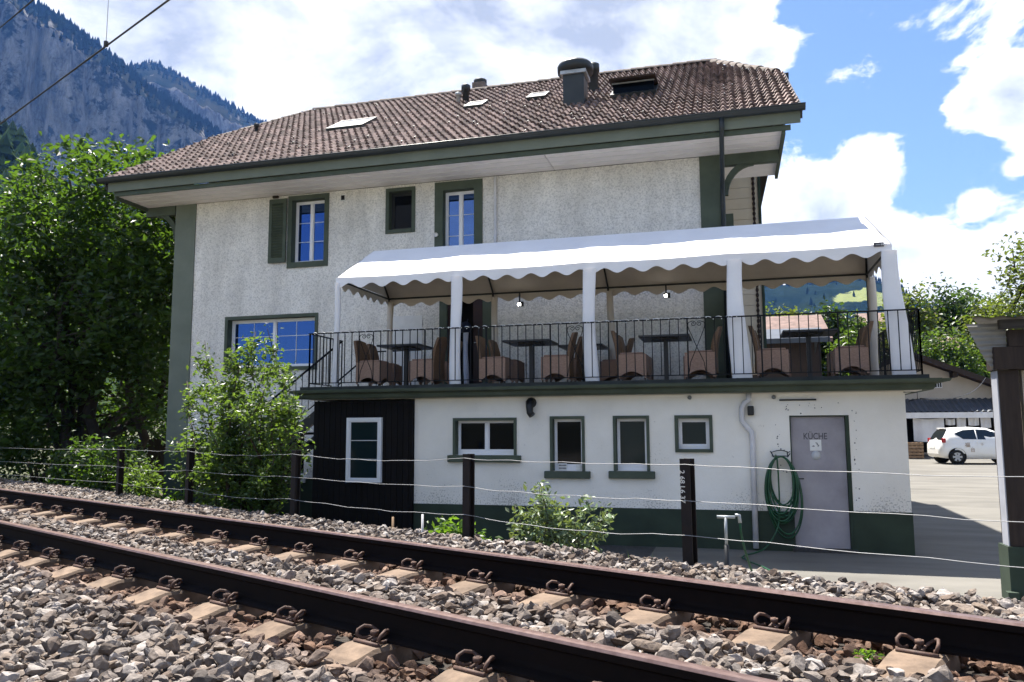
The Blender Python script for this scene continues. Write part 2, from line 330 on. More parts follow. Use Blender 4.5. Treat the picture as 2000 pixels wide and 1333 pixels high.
leaf_tree = leafmat('tree_leaf', (.029, .060, .013), (.3, 1.5))
leaf_tree2 = leafmat('dark_tree_leaf', (.020, .042, .011))
leaf_shrub = leafmat('shrub_leaf', (.050, .088, .026), (.3, 1.6))
leaf_rose = leafmat('rose_leaf', (.10, .14, .075), (.35, 2.0), .25)
leaf_low = leafmat('low_plant_leaf', (.06, .118, .022))
leaf_far = leafmat('far_tree_leaf', (.038, .070, .019), (.4, 1.5))
leaf_far2 = leafmat('olive_tree_leaf', (.052, .074, .023), (.4, 1.5))
conifer_m = mat('conifer_needles', (.006, .013, .009), (.011, .020, .012), .02, 4, 1, spec=0, rnd=(.6, 1.4))
grass_m = leafmat('grass_blade', (.07, .12, .025))
wire_m = mat('galvanised_wire', (.30, .30, .30), None, rough=.5, metal=.5)
post_m = mat('rusty_steel_post', (.014, .008, .006), (.008, .005, .004), 9, 6, .75, bump=.3, bscale=40, bdist=.003)
cable_m = mat('overhead_wire_metal', (.022, .02, .02), None, rough=.5)
hose_m = mat('green_garden_hose', (.008, .075, .030), (.006, .05, .02), 10, 3, .4, spec=.45)
galv = mat('galvanised_pipe', (.40, .42, .43), (.3, .32, .33), 12, 4, .45, metal=.4)
pipe_white = mat('pale_downpipe', (.62, .61, .62), (.52, .51, .52), 4, 5, .5)
cream_board = mat('cream_boarding', (.62, .54, .42), (.54, .46, .35), 2, 5, .7, bump=.1)
barn_wall = mat('barn_plaster', (.50, .44, .36), (.42, .36, .29), .8, 6, .9, bump=.3, bscale=10, bdist=.02)
barn_roof = mat('old_tile_roof', (.20, .135, .115), (.11, .075, .065), 3, 7, .9, bump=.6, bscale=7, bdist=.05)
corr_blue = mat('blue_grey_corrugated_sheet', (.055, .066, .085), (.04, .05, .065), 2, 4, .5)
corr_rust = mat('grey_corrugated_sheet', (.26, .25, .23), (.17, .155, .14), 3, 6, .6, spec=.3)
cloth_m = mat('white_hanging_cloth', (.72, .71, .70), (.66, .65, .65), 3, 4, .85, bump=.3, bscale=4, bdist=.03)
pallet_m = mat('pallet_wood', (.30, .20, .12), (.22, .14, .08), 6, 5, .85)
carpaint = mat('white_car_paint', (.80, .79, .76), None, rough=.25, spec=.5, coat=.6)
carglass = mat('car_glass', (.006, .010, .012), None, rough=.03, spec=.6, ior=1.6)
rubber = mat('black_rubber', (.010, .010, .010), None, rough=.8)
rim_m = mat('silver_wheel_trim', (.42, .42, .43), None, rough=.4, metal=.5)
redlamp = mat('red_tail_lamp', (.35, .012, .02), None, rough=.15, spec=.6)
ink = mat('dark_lettering', (.085, .082, .095), None, rough=.8)
decal = mat('brown_decal', (.30, .19, .11), None, rough=.6)
chalk = mat('pale_lettering', (.62, .60, .54), None, rough=.8)
sticker = mat('white_sticker', (.70, .70, .68), None, rough=.6)
sticker2 = mat('grey_round_sticker', (.50, .51, .52), None, rough=.6)
darkred = mat('dark_red_door', (.028, .010, .011), (.02, .007, .008), 4, 4, .5)
black_m = mat('dark_interior', (.004, .004, .005), None, rough=.95)
lampglow = bpy.data.materials.new('lit_lamp'); lampglow.use_nodes = True
_b = lampglow.node_tree.nodes['Principled BSDF']; _b.inputs['Emission Color'].default_value = (1, .97, .92, 1); _b.inputs['Emission Strength'].default_value = 14
cloth_blue = mat('pale_blue_cloth', (.50, .52, .62), (.42, .44, .56), 6, 4, .85)
navy_m = mat('navy_cloth', (.012, .016, .035), None, rough=.9)

# ------------------------------------------------------------------ terrain
A = R(25.3); RD = np.array([math.cos(A), -math.sin(A), 0]); RN = np.array([math.sin(A), math.cos(A), 0])
def sd(s, d, z): p = RD*s+RN*d; return np.array([p[0], p[1], z])
def smooth(a, b, x): t = np.clip((x-a)/(b-a), 0, 1); return t*t*(3-2*t)
def ground_z(x, y):
    x = np.asarray(x, float); y = np.asarray(y, float)
    base = .37*np.clip((y-13.5)/22, 0, 1)+.055*np.clip(y-40, 0, 60)+.0*x
    far = 6*smooth(120, 600, np.hypot(x, y))
    d = x*RN[0]+y*RN[1]
    edge = 5.55+.45*smooth(-6, -12, x)
    bank = .62*(1-smooth(edge, edge+1.5, d))
    return np.maximum(base*smooth(6.5, 9, d), bank)+far-.02*smooth(6, 10, d)
def axis_pts(lo, hi, step, outer):
    a = list(np.arange(lo, hi+1e-6, step)); g = step; x = hi
    while x < outer: g *= 1.35; x += g; a.append(min(x, outer))
    g = step; x = lo
    while x > -outer: g *= 1.35; x -= g; a.insert(0, max(x, -outer))
    return np.array(a)
xs = axis_pts(-26, 12, .3, 3600); ys = axis_pts(-4, 40, .3, 3600)
GX, GY = np.meshgrid(xs, ys); GZ = ground_z(GX, GY)-.03
def grid_faces(h, w):
    i, j = np.meshgrid(np.arange(h-1), np.arange(w-1), indexing='ij'); a = (i*w+j).ravel()
    return np.c_[a, a+1, a+w+1, a+w]
g = put('ground', np_mesh('ground', np.dstack([GX, GY, GZ]), grid_faces(*GX.shape), ground_m, True)); tag(g, kind='structure')
def sheet(name, x0, x1, y0, y1, step, m, lift, keep=None):
    X, Y = np.meshgrid(np.arange(x0, x1+step/2, step), np.arange(y0, y1+step/2, step)); Z = ground_z(X, Y)+lift
    F = grid_faces(*X.shape)
    if keep is not None:
        cx = X.ravel()[F].mean(1); cy = Y.ravel()[F].mean(1); F = F[keep(cx, cy)]
    o = put(name, np_mesh(name, np.dstack([X, Y, Z]), F, m, True)); return tag(o, kind='structure')
sheet('yard', -1.2, 40, 7.2, 46, .3, asphalt, .004, lambda x, y: (x*RN[0]+y*RN[1] > 6.9))
sheet('gravel_strip', -9, -1.2, 6.6, 12.6, .3, gravel_m, .003, lambda x, y: (x*RN[0]+y*RN[1] > 6.6))
sheet('bounce_path', -60, 60, -40, 1.5, 1.5, mat('pale_bounce_ground', (.42, .40, .36), (.34, .32, .29), 2, 6, .9), .006, lambda x, y: (x*RN[0]+y*RN[1] < -1.3) & (x*RN[0]+y*RN[1] > -14))  # unseen path added behind the camera to bounce light onto the house
# ballast bed under the stones
S_, D_ = np.meshgrid(np.arange(-60, 12, .5), np.arange(-1.2, 6.61, .1))
BX = RD[0]*S_+RN[0]*D_; BY = RD[1]*S_+RN[1]*D_
def bed_z(s, d):
    x = RD[0]*s+RN[0]*d; y = RD[1]*s+RN[1]*d
    return ground_z(x, y)+.004
BZ = bed_z(S_, D_)+.012
o = put('track_bed', np_mesh('track_bed', np.dstack([BX, BY, BZ]), grid_faces(*BX.shape), bed_m, True)); tag(o, kind='structure')

# ------------------------------------------------------------------ railway track
rng = np.random.default_rng(7)
D1, D2, ZT = 2.675, 4.18, .905
def rail(d, label):
    # rail section (lateral, height) extruded along the track
    foot, prof = .0625, [(-.0625, -.172), (.0625, -.172), (.0625, -.161), (.012, -.145), (.008, -.12), (.008, -.055), (.034, -.04), (.036, -.012), (.026, -.002), (-.026, -.002), (-.036, -.012), (-.034, -.04), (-.008, -.055), (-.008, -.12), (-.012, -.145), (-.0625, -.161)]
    m = MB(); n = len(prof); ss = [-70, 10]
    V = [sd(s, d+a, ZT+b) for s in ss for a, b in prof]
    m.add(V, [(i, (i+1) % n, n+(i+1) % n, n+i) for i in range(n)]+[tuple(range(n-1, -1, -1)), tuple(range(n, 2*n))])
    e = empty('rail', sd(-30, d, ZT-.172), label, 'rail', 'rails of the track')
    m.build('rail_web', rail_m, e)
    h = MB(); hp = [(-.0365, -.011), (-.028, -.0005), (-.012, .0015), (.012, .0015), (.028, -.0005), (.0365, -.011)]; n = len(hp)
    V = [sd(s, d+a, ZT+b) for s in ss for a, b in hp]
    h.add(V, [(i, i+1, n+i+1, n+i) for i in range(n-1)]+[(0, n, 2*n-1, n-1)]); h.build('rail_head', railtop, e)
rail(D1, 'rusty steel rail nearest the viewer, in front of the other rail')
rail(D2, 'rusty steel rail on the side nearest the wire fence')
def sleeper_mesh():
    ds = [2.10, 2.16, 2.30, 2.42, 2.50, 2.86, 2.98, 3.15, 3.42, 3.70, 3.86, 3.98, 4.34, 4.44, 4.60, 4.74]
    zt = [.650, .672, .684, .706, .727, .727, .712, .690, .682, .690, .712, .727, .727, .706, .684, .655]
    m = MB(); V = []
    for d, z in zip(ds, zt):
        for a, zz in ((-.145, .5), (-.118, z-.018), (-.104, z), (.104, z), (.118, z-.018), (.145, .5)): V.append(RD*a+RN*d+np.array([0, 0, zz]))
    n = 6; k = len(ds)
    m.add(V, [(i*n+j, i*n+j+1, (i+1)*n+j+1, (i+1)*n+j) for i in range(k-1) for j in range(n-1)]+[tuple(range(n)), tuple((k-1)*n+j for j in range(n-1, -1, -1))])
    return m.mesh('sleeper', sleeper_m)
SLM = sleeper_mesh()
def clip_mesh(d, side):
    m = MB()
    for sg in (-1, 1):
        P = [(sg*.016, .115, .012), (sg*.018, .055, .022), (sg*.034, .035, .038), (sg*.062, .05, .058), (sg*.080, .085, .066), (sg*.088, .118, .052), (sg*.082, .128, .030), (sg*.07, .105, .012), (sg*.062, .07, .010), (sg*.058, .045, .012)]
        Q = []
        for i in range(len(P)-1):
            for t in (0, .5):
                p0, p1 = np.array(P[i]), np.array(P[i+1]); Q.append(p0*(1-t)+p1*t)
        Q.append(np.array(P[-1]))
        m.tube([RD*q[0]+RN*(d+side*q[1])+np.array([0, 0, .727+q[2]]) for q in Q], .0085, 6)
    c = RN*(d+side*.085)
    m.tube([RD*0+c+np.array([0, 0, .72]), c+np.array([0, 0, .785])], .011, 6); m.tube([c+np.array([0, 0, .762]), c+np.array([0, 0, .782])], .021, 6)
    m.tube([c+RD*-.09+np.array([0, 0, .733])+RN*side*.05, c+RD*.09+np.array([0, 0, .733])+RN*side*.05], .012, 5)
    return m.mesh('spring_clip', clip_m)
CL = [clip_mesh(D1, -1), clip_mesh(D1, 1), clip_mesh(D2, -1), clip_mesh(D2, 1)]
ones = 'first second third fourth fifth sixth seventh eighth ninth tenth eleventh twelfth thirteenth fourteenth fifteenth sixteenth seventeenth eighteenth nineteenth'.split()
tens = {2: 'twent', 3: 'thirt', 4: 'fort'}
def ordinal(n): return ones[n-1] if n < 20 else (tens[n//10]+'ieth' if n % 10 == 0 else tens[n//10]+'y-'+ones[n % 10-1])
def frame_px(p): q = np.array(p)-CAM; z = q@_f; return PCX+F_PX*(q@_r)/z, PCY-F_PX*(q@_u)/z
nvis = 0
for i in range(5, -35, -1):
    s = -3.13+.69*i
    vis = any(0 <= a_ <= 2000 and 0 <= b_ <= 1333 for a_, b_ in (frame_px(sd(s, d_, .72)) for d_ in (2.4, 2.8, 3.85, 4.1, 4.4)))
    if vis: nvis += 1
    elif nvis and (out_ := globals().get('out_', 0)+1) > 3: break
    o = bpy.data.objects.new('sleeper', SLM); C.objects.link(o)
    o.location = RD*s+RN*0+np.array([0, 0, rng.uniform(-.004, .003)]); o.rotation_euler = (0, 0, 0)
    tag(o, (ordinal(nvis)+' concrete sleeper counted from the right end of the track') if vis else 'concrete sleeper lying just outside the picture', 'sleeper', 'concrete sleepers under the rails')
    for c in CL:
        k = bpy.data.objects.new('spring_clip', c); C.objects.link(k); k.parent = o

def ico():
    t = (1+5**.5)/2; V = np.array([(-1, t, 0), (1, t, 0), (-1, -t, 0), (1, -t, 0), (0, -1, t), (0, 1, t), (0, -1, -t), (0, 1, -t), (t, 0, -1), (t, 0, 1), (-t, 0, -1), (-t, 0, 1)], float); V /= np.linalg.norm(V[0])
    F = np.array([(0, 11, 5), (0, 5, 1), (0, 1, 7), (0, 7, 10), (0, 10, 11), (1, 5, 9), (5, 11, 4), (11, 10, 2), (10, 7, 6), (7, 1, 8), (3, 9, 4), (3, 4, 2), (3, 2, 6), (3, 6, 8), (3, 8, 9), (4, 9, 5), (2, 4, 11), (6, 2, 10), (8, 6, 7), (9, 8, 1)])
    return V, F
ICO_V, ICO_F = ico()
def rand_rot(n):
    q = rng.normal(size=(n, 4)); q /= np.linalg.norm(q, axis=1)[:, None]; w, x, y, z = q.T
    return np.stack([np.stack([1-2*(y*y+z*z), 2*(x*y-z*w), 2*(x*z+y*w)], -1), np.stack([2*(x*y+z*w), 1-2*(x*x+z*z), 2*(y*z-x*w)], -1), np.stack([2*(x*z-y*w), 2*(y*z+x*w), 1-2*(x*x+y*y)], -1)], 1)
def subdiv(V, F):
    V = list(map(tuple, V)); mid = {}; G = []
    def mp_(i, j):
        k = (min(i, j), max(i, j))
        if k not in mid: p = (np.array(V[i])+np.array(V[j]))/2; p /= np.linalg.norm(p); mid[k] = len(V); V.append(tuple(p))
        return mid[k]
    for a_, b_, c_ in F: x, y, z = mp_(a_, b_), mp_(b_, c_), mp_(c_, a_); G += [(a_, x, z), (b_, y, x), (c_, z, y), (x, y, z)]
    return np.array(V), np.array(G)
ICO2_V, ICO2_F = subdiv(ICO_V, ICO_F)
def stones_mesh(name, P, size):
    Vs, Fs, off = [], [], 0; near = np.linalg.norm(P-CAM, axis=1) < 6.2
    for k_, (bv, bf) in ((near, (ICO2_V, ICO2_F)), (~near, (ICO_V, ICO_F))):
        Q, sz = P[k_], size[k_]; n = len(Q); nv = len(bv); T = []
        for k in range(40):
            # a lump cut by a few random planes gives broken faces and blunt edges
            v = bv*np.array([1.25, .9, .68])*rng.uniform(.8, 1.2, 3)
            for _ in range(9):
                d = rng.normal(size=3); d /= np.linalg.norm(d); h = rng.uniform(.30, .62); e_ = np.maximum(v@d-h, 0); v = v-np.outer(e_, d)*1.0
            T.append(v*rng.uniform(.93, 1.09, (nv, 1))*1.28)
        T = np.array(T)[rng.integers(0, 40, n)]*sz[:, None, None]*1.18*rng.uniform(.82, 1.25, (n, 1, 3))
        T = np.einsum('nij,nkj->nki', rand_rot(n), T)*np.array([1, 1, .8])+Q[:, None, :]
        Vs.append(T.reshape(-1, 3)); Fs.append((bf[None]+nv*np.arange(n)[:, None, None]).reshape(-1, 3)+off); off += n*nv
    return np_mesh(name, np.concatenate(Vs), np.concatenate(Fs), stone_m)
def stone_level(s, d):
    x = RD[0]*s+RN[0]*d; y = RD[1]*s+RN[1]*d
    near = np.minimum(abs(d-D1), abs(d-D2))
    lift = np.where(d < 2.2, .048, np.where(d > 4.65, .062, .012+.062*smooth(.30, .55, near)))
    lift = np.where(d < 2.2, .02+.034*smooth(.35, .7, D1-d), lift)
    return ground_z(x, y)+.016+lift
def in_view(P, mx, my=60):
    q = P-CAM; z = q@_f; px = PCX+F_PX*(q@_r)/z; py = PCY-F_PX*(q@_u)/z
    return (z > .3) & (px > -mx) & (px < 2000+mx) & (py < 1333+my+mx*.5) & (py > 500)
def scatter(s0, s1, d0, d1, step):
    S, Dd = np.meshgrid(np.arange(s0, s1, step), np.arange(d0, d1, step)); S = S.ravel(); Dd = Dd.ravel()
    S = S+rng.uniform(-.5, .5, S.size)*step; Dd = Dd+rng.uniform(-.5, .5, S.size)*step
    ed = 6.05+.45*smooth(-6, -12, RD[0]*S+RN[0]*Dd)
    k = (abs(Dd-D1) > .075) & (abs(Dd-D2) > .075) & (Dd < ed+rng.normal(0, .12, S.size)); S, Dd = S[k], Dd[k]
    P = np.c_[RD[0]*S+RN[0]*Dd, RD[1]*S+RN[1]*Dd, stone_level(S, Dd)]
    k = in_view(P, 260); S, Dd, P = S[k], Dd[k], P[k]
    # keep stones off the sleeper tops except at the buried ends
    ph = (S+3.13+.345) % .69-.345; on = (abs(ph) < .118) & (((Dd > 2.33) & (Dd < 2.88)) | ((Dd > 3.74) & (Dd < 4.5)))
    return P[~on], Dd[~on]
parts = []
P, Dd = scatter(-9, 3, .6, 6.6, .046); parts.append((P, .014+.024*rng.random(len(P))**1.6))
P, Dd = scatter(-9, 3, .6, 6.6, .085); P[:, 2] += .022; parts.append((P, .019+.026*rng.random(len(P))**2))
P, Dd = scatter(-20, -9, 1.0, 6.8, .062); parts.append((P, rng.uniform(.028, .046, len(P))))
P, Dd = scatter(-45, -20, 1.0, 6.9, .11); parts.append((P, rng.uniform(.045, .075, len(P))))
P = np.concatenate([p for p, _ in parts]); Sz = np.concatenate([q for _, q in parts])
P[:, 2] += rng.normal(0, .015, len(P))
o = put('ballast', stones_mesh('ballast', P, Sz)); tag(o, 'broken grey and tan ballast stones round the sleepers', 'ballast', kind='stuff')
print('stones', len(P))

# ------------------------------------------------------------------ house
YM, XL, XR, ZS = 15.1, -12.16, -.03, 6.93
def wall_front(x0, x1, z0, z1, Y, depth, holes):
    m = MB(); X = sorted({x0, x1, *[h[0] for h in holes], *[h[1] for h in holes]}); Z = sorted({z0, z1, *[h[2] for h in holes], *[h[3] for h in holes]})
    idx = {}
    def vid(x, y, z):
        k = (x, y, z)
        if k not in idx: idx[k] = len(m.V); m.V.append(k)
        return idx[k]
    def face(*q): m.F.append(tuple(vid(*p) for p in q)); m.S.append(False)
    for i in range(len(X)-1):
        for j in range(len(Z)-1):
            cx, cz = (X[i]+X[i+1])/2, (Z[j]+Z[j+1])/2
            if any(h[0] < cx < h[1] and h[2] < cz < h[3] for h in holes): continue
            a, b, c, d = X[i], X[i+1], Z[j], Z[j+1]
            face((a, Y, c), (b, Y, c), (b, Y, d), (a, Y, d)); face((a, Y+depth, c), (a, Y+depth, d), (b, Y+depth, d), (b, Y+depth, c))
    for (a, b, c, d) in holes+[(x0, x1, z0, z1)]:
        face((a, Y, c), (a, Y+depth, c), (b, Y+depth, c), (b, Y, c)); face((a, Y, d), (b, Y, d), (b, Y+depth, d), (a, Y+depth, d))
        face((a, Y, c), (a, Y, d), (a, Y+depth, d), (a, Y+depth, c)); face((b, Y, c), (b, Y+depth, c), (b, Y+depth, d), (b, Y, d))
    return m
def window(parent, x0, x1, z0, z1, Y, band=.1, bot=None, rec=.14, sashes=1, rows=1, cols=1, fm=None, gm=None, bandm=None, sill=None, fw=.045, label=None, name='window', drop=0, mull=.055):
    fm = fm or pvc; gm = gm or glass_blue; bandm = bandm or green; bot = band if bot is None else bot
    a, b, c, d = x0+band, x1-band, z0+bot, z1-band
    y0, y1 = Y+rec, Y+rec+.06
    m = MB(); m.box(a, b, y0, y1, d-fw, d); m.box(a, b, y0, y1, c, c+fw+drop); m.box(a, a+fw, y0, y1, c+fw+drop, d-fw); m.box(b-fw, b, y0, y1, c+fw+drop, d-fw)
    w = (b-a-2*fw-(sashes-1)*mull)/sashes; cells = []
    for k in range(sashes):
        l = a+fw+k*(w+mull)
        if k: m.box(l-mull, l, y0-.006, y1, c+fw+drop, d-fw)
        sw = .02; zz0, zz1 = c+fw+drop, d-fw
        m.box(l, l+sw, y0+.012, y1-.004, zz0, zz1); m.box(l+w-sw, l+w, y0+.012, y1-.004, zz0, zz1); m.box(l+sw, l+w-sw, y0+.012, y1-.004, zz0, zz0+sw); m.box(l+sw, l+w-sw, y0+.012, y1-.004, zz1-sw, zz1)
        cells.append((l+sw, l+w-sw, zz0+sw, zz1-sw))
    o = m.build(name, fm, parent, label)
    if band:
        s = MB(); yb = Y-.025
        s.box(x0, x0+band, yb, y1, z0, z1); s.box(x1-band, x1, yb, y1, z0, z1); s.box(x0+band, x1-band, yb, y1, z1-band, z1)
        if bot: s.box(x0+band, x1-band, yb-(.012 if sill is None else 0), y1, z0, z0+bot)
        s.build('surround', bandm, o)
    if sill: MB().bevbox(x0-sill, x1+sill, Y-.085, Y+.05, z0-.115, z0-.002, .008).build('sill', bandm, o)
    for (l, r, q0, q1) in cells:
        bt = .012
        cw, rh = (r-l-(cols-1)*bt)/cols, (q1-q0-(rows-1)*bt)/rows
        for i in range(cols):
            for j in range(rows):
                p0, p1 = l+i*(cw+bt), q0+j*(rh+bt)
                MB().box(p0, p0+cw, y0+.03, y0+.038, p1, p1+rh).build('pane', gm, o)
        g = MB()
        for i in range(1, cols): g.box(l+i*(cw+bt)-bt, l+i*(cw+bt), y0+.022, y0+.042, q0, q1)
        for j in range(1, rows): g.box(l, r, y0+.024, y0+.040, q0+j*(rh+bt)-bt, q0+j*(rh+bt))
        if g.V: g.build('glazing_bar', white_paint, o)
    return o
house = empty('house', (-6, YM, 0), 'white roughcast house with brown tiled half-hipped roof and green window surrounds', 'house')
W_UP = (-9.28, -8.29, 5.29, 6.90); W_DK = (-6.95, -6.28, 5.89, 6.87); W_TALL = (-5.84, -4.80, 4.75, 6.90); W_BIG = (-10.78, -8.49, 3.06, 4.28)
W_LOW = (-10.15, -8.75, .80, 1.95); D_TER = (-5.74, -4.52, 2.5, 4.75-.12)
D_TER = (-5.72, -4.55, 2.505, 4.56)
wall_front(XL, XR, -.1, ZS, YM, .35, [W_UP, W_DK, W_TALL, W_BIG, W_LOW, D_TER]).build('wall', roughcast, house)
YB = 25.3
m = MB(); m.box(XL+.002, XL+.35, YM+.35, YB, -.1, ZS); m.box(XR-.35, XR-.002, YM+.35, YB, -.1, ZS); m.box(XL, XR, YB, YB+.3, -.1, ZS); m.box(XL+.4, XR-.4, YM+.3505, YM+.36, -.05, 6.9)
m.build('side_wall', roughcast, house)
TAN = math.tan(R(32)); YE, ZE = 14.0, 7.28; YH, YR = 17.55, 20.2
def roof_z(y): return ZE+TAN*(y-YE)
ZH, ZR = roof_z(YH), roof_z(YR); VX0, VX1 = -13.15, 1.27; RX0, RX1 = -11.65, -.22
yb = lambda y: 2*YR-y
def roofdeck_mesh():
    m = MB(); t = -.10
    V = [(VX0, YE, ZE), (VX1, YE, ZE), (VX1, YH, ZH), (RX1, YR, ZR), (RX0, YR, ZR), (VX0, YH, ZH),
         (VX0, yb(YE), ZE), (VX1-.62, yb(YE), ZE), (VX1, yb(YH), ZH), (VX0, yb(YH), ZH)]
    F = [(0, 1, 2, 3, 4, 5), (7, 6, 9, 4, 3, 8), (2, 8, 3), (9, 5, 4)]
    n = len(V); V2 = [(x, y, z+t-.10) for x, y, z in V]
    m.add(V+V2, F+[tuple(i+n for i in f[::-1]) for f in F])
    rim = [0, 1, 2, 8, 7, 6, 9, 5]
    m.add([], []); k = len(rim)
    for i in range(k): a, b = rim[i], rim[(i+1) % k]; m.F.append((a, a+n, b+n, b)); m.S.append(False)
    return m
roof = roofdeck_mesh(); roof.V = [(x, y, z-.035) for x, y, z in roof.V]
roof = roof.build('roof', roofdeck, house)
# gable walls
for x0, x1 in ((XR-.34, XR-.003), (XL+.003, XL+.34)):
    MB().prism([(YM+.02, ZS-.01), (YB, ZS-.01), (yb(YH)-.2, ZH-.35), (YH+.2, ZH-.35)], 'x', x0, x1).build('gable_wall', roughcast, house)
# roof tiles: S-shaped interlocking tiles laid in courses
TW, TL = .166, .335; ST = np.array([0, math.cos(R(32)), math.sin(R(32))]); NN = np.array([0, -math.sin(R(32)), math.cos(R(32))])
def tile_arrays():
    n = 7; u = np.linspace(0, 1, n); h = .042*np.sin(2*np.pi*u)+.018
    V = []
    for v, lift in ((TL*1.12, -.004), (-.02, .052)):
        for k in range(n): V.append(np.array([u[k]*TW*1.04, 0, 0])+ST*v+NN*(h[k]+lift))
    for k in range(n): V.append(np.array([u[k]*TW*1.04, 0, 0])+ST*-.018+NN*(h[k]+.052-.046))
    F = [(i+n, i+1+n, i+1, i) for i in range(n-1)]+[(i+2*n, i+1+2*n, i+1+n, i+n) for i in range(n-1)]
    V += [V[n]-NN*.016, V[n]*1, V[0]-NN*.016]
    return np.array(V[:3*n]), np.array(F)
TV, TF = tile_arrays()
tiles = []
nrow = int(((YR-YE)/math.cos(R(32)))/TL)+1
for rI in range(nrow):
    p = np.array([0, YE, ZE])+ST*(rI*TL); y = p[1]
    x0, x1 = VX0-.05, VX1+.03
    if y > YH: f = (y-YH)/(YR-YH); x0 = VX0+(RX0-VX0)*f; x1 = VX1+(RX1-VX1)*f
    if y > YR-.08: continue
    k0 = math.ceil((x0-VX0)/TW)
    while VX0+k0*TW+TW < x1+.02:
        tiles.append((VX0+k0*TW, p[1], p[2])); k0 += 1
tiles = np.array(tiles); jit = rng.normal(0, .0035, (len(tiles), 3)); tiles = tiles+jit
order = np.argsort(np.linalg.norm(tiles-CAM, axis=1))
def tmesh(name, P):
    V = TV[None]+P[:, None, :]; F = (TF[None]+len(TV)*np.arange(len(P))[:, None, None]).reshape(-1, 4)
    return np_mesh(name, V, F, tile_m, False)
ONE = tmesh('roof_tile', np.zeros((1, 3)))
HL = Vector((-6, YM, 0))
for i in order[:300]:
    t = bpy.data.objects.new('roof_tile', ONE); C.objects.link(t); t.parent = house; t.location = Vector(tiles[i])-HL
o = put('roof_tiles', tmesh('roof_tiles', tiles[order[300:]]), house); tag(o, kind='stuff')
print('tiles', len(tiles))
# ridge and hip tiles
def ridge_tile_mesh():
    m = MB(); P = np.zeros((2, 7, 3))
    for i, (v, r) in enumerate(((0, .125), (.40, .105))):
        for k in range(7): a = math.pi*k/6; P[i, k] = (v, -r*math.cos(a), r*math.sin(a)*.8-.02)
    m.grid(P); Q = np.array([P[0], P[0]*np.array([1, .86, .86])]); m.grid(Q); return m.mesh('ridge_tile', ridge_m)
RTM = ridge_tile_mesh()
def lay(p, q, name='ridge_tile'):
    p, q = Vector(p), Vector(q); n = int((q-p).length/.36); d = (q-p).normalized()
    for i in range(n):
        o = bpy.data.objects.new(name, RTM); C.objects.link(o); o.parent = house
        x = d; y = Vector((0, 0, 1)).cross(x).normalized(); z = x.cross(y)
        M = Matrix((x, y, z)).transposed().to_4x4(); M.translation = p+d*(i*.36)-HL+Vector((0, 0, .045+random.Random(i).uniform(-.008, .008)))
        o.matrix_local = M
lay((RX0, YR, ZR), (RX1+.2, YR, ZR)); lay((VX1-.1, YH+.1, ZH+.03), (RX1, YR, ZR)); lay((VX0+.1, YH+.1, ZH+.03), (RX0, YR, ZR))
# verge boards, eaves gutter, fascia and soffit
for x in (VX0-.03, VX1+.035):
    m = MB(); m.beam((x, YE-.02, ZE-.10), (x, YH+.02, ZH-.10), .045, .22, (0, -.5, 1)); m.build('verge_board', gutter_m, house)
for x0, x1 in ((VX1+.02, VX1+.14), (VX0-.14, VX0-.02)): MB().box(x0, x1, YH-.12, yb(YH), ZH-.20, ZH-.06).build('hip_gutter', gutter_m, house)
def gutter_prof(x0, x1, y, z, r):
    m = MB(); n = 9; P = np.zeros((2, n, 3)); 
    for i, x in enumerate((x0, x1)):
        for k in range(n): a = math.pi+math.pi*k/(n-1); P[i, k] = (x, y-r*math.cos(a)*-1, z+r*math.sin(a)*1.1)
    m.grid(P); Q = P.copy(); Q[:, :, 1] = y+(Q[:, :, 1]-y)*.9; Q[:, :, 2] = z+(Q[:, :, 2]-z)*.9; m.grid(Q[:, ::-1])
    for P_, x in ((P[0], x0), (P[1], x1)): m.add(P_, [tuple(range(n))])
    m.tube([(x0, y-r, z), (x1, y-r, z)], .011, 6); return m
gutter_prof(-13.28, 1.37, YE-.09, 7.275, .085).build('gutter', gutter_m, house)
MB().box(-13.10, 1.29, YE-.012, YE+.02, 7.005, 7.255).build('fascia', green_light, house)
MB().box(-12.98, 1.13, YE+.045, YE+.085, 6.912, 7.0).build('soffit_beam', green, house)
splits = [-13.0, -10.95, -7.42, -3.28, -.02, 1.0]
for a, b in zip(splits[:-1], splits[1:]):
    for k in range(4):
        y0 = YE+.088+k*.2525
        MB().box(a+.008, b-.008, y0, y0+.238, ZS+.004, ZS+.024).build('soffit_board', soffit_m, house)
        if k: MB().box(a+.008, b-.008, y0-.016, y0-.002, ZS-.004, ZS+.022).build('cover_strip', white_paint, house)
MB().box(-13.0, 1.0, YE+.088, YM+.03, ZS+.026, ZS+.04).build('soffit_backing', white_paint, house)
for x0, x1, s in ((XR+.03, 1.0, 1), (-13.0, XL-.03, -1)):
    for k in range(3):
        y0 = YM+.12+k*.48
        MB().box(x0, x1, y0, y0+.472, ZS+.005, ZS+.03).build('soffit_board', soffit_m, house)
    xe = x1 if s > 0 else x0
    MB().prism([(YE+.09, ZS-.075), (YM+1.56, ZS-.075), (YM+1.56, roof_z(YM+1.56)-.2), (YE+.09, roof_z(YE+.09)-.16)], 'x', xe-.012, xe+.045).build('side_fascia', green, house)
    # beam end and curved bracket
    MB().box(min(x0, x1), max(x0, x1)-.02, YM-.02, YM+.12, ZS-.21, ZS-.002).build('eaves_beam', green, house)
    xi = x0 if s > 0 else x1
    m = MB(); P = []
    for k in range(9):
        t = k/8*math.pi/2; P.append((xi+s*(.52-.52*math.cos(t)), YM+.05, ZS-.78+.60*math.sin(t)))
    for p, q in zip(P[:-1], P[1:]): m.beam(p, np.array(q)+(np.array(q)-np.array(p))*.08, .10, .11, (-s, 0, .3))
    m.build('eaves_bracket', green, house)
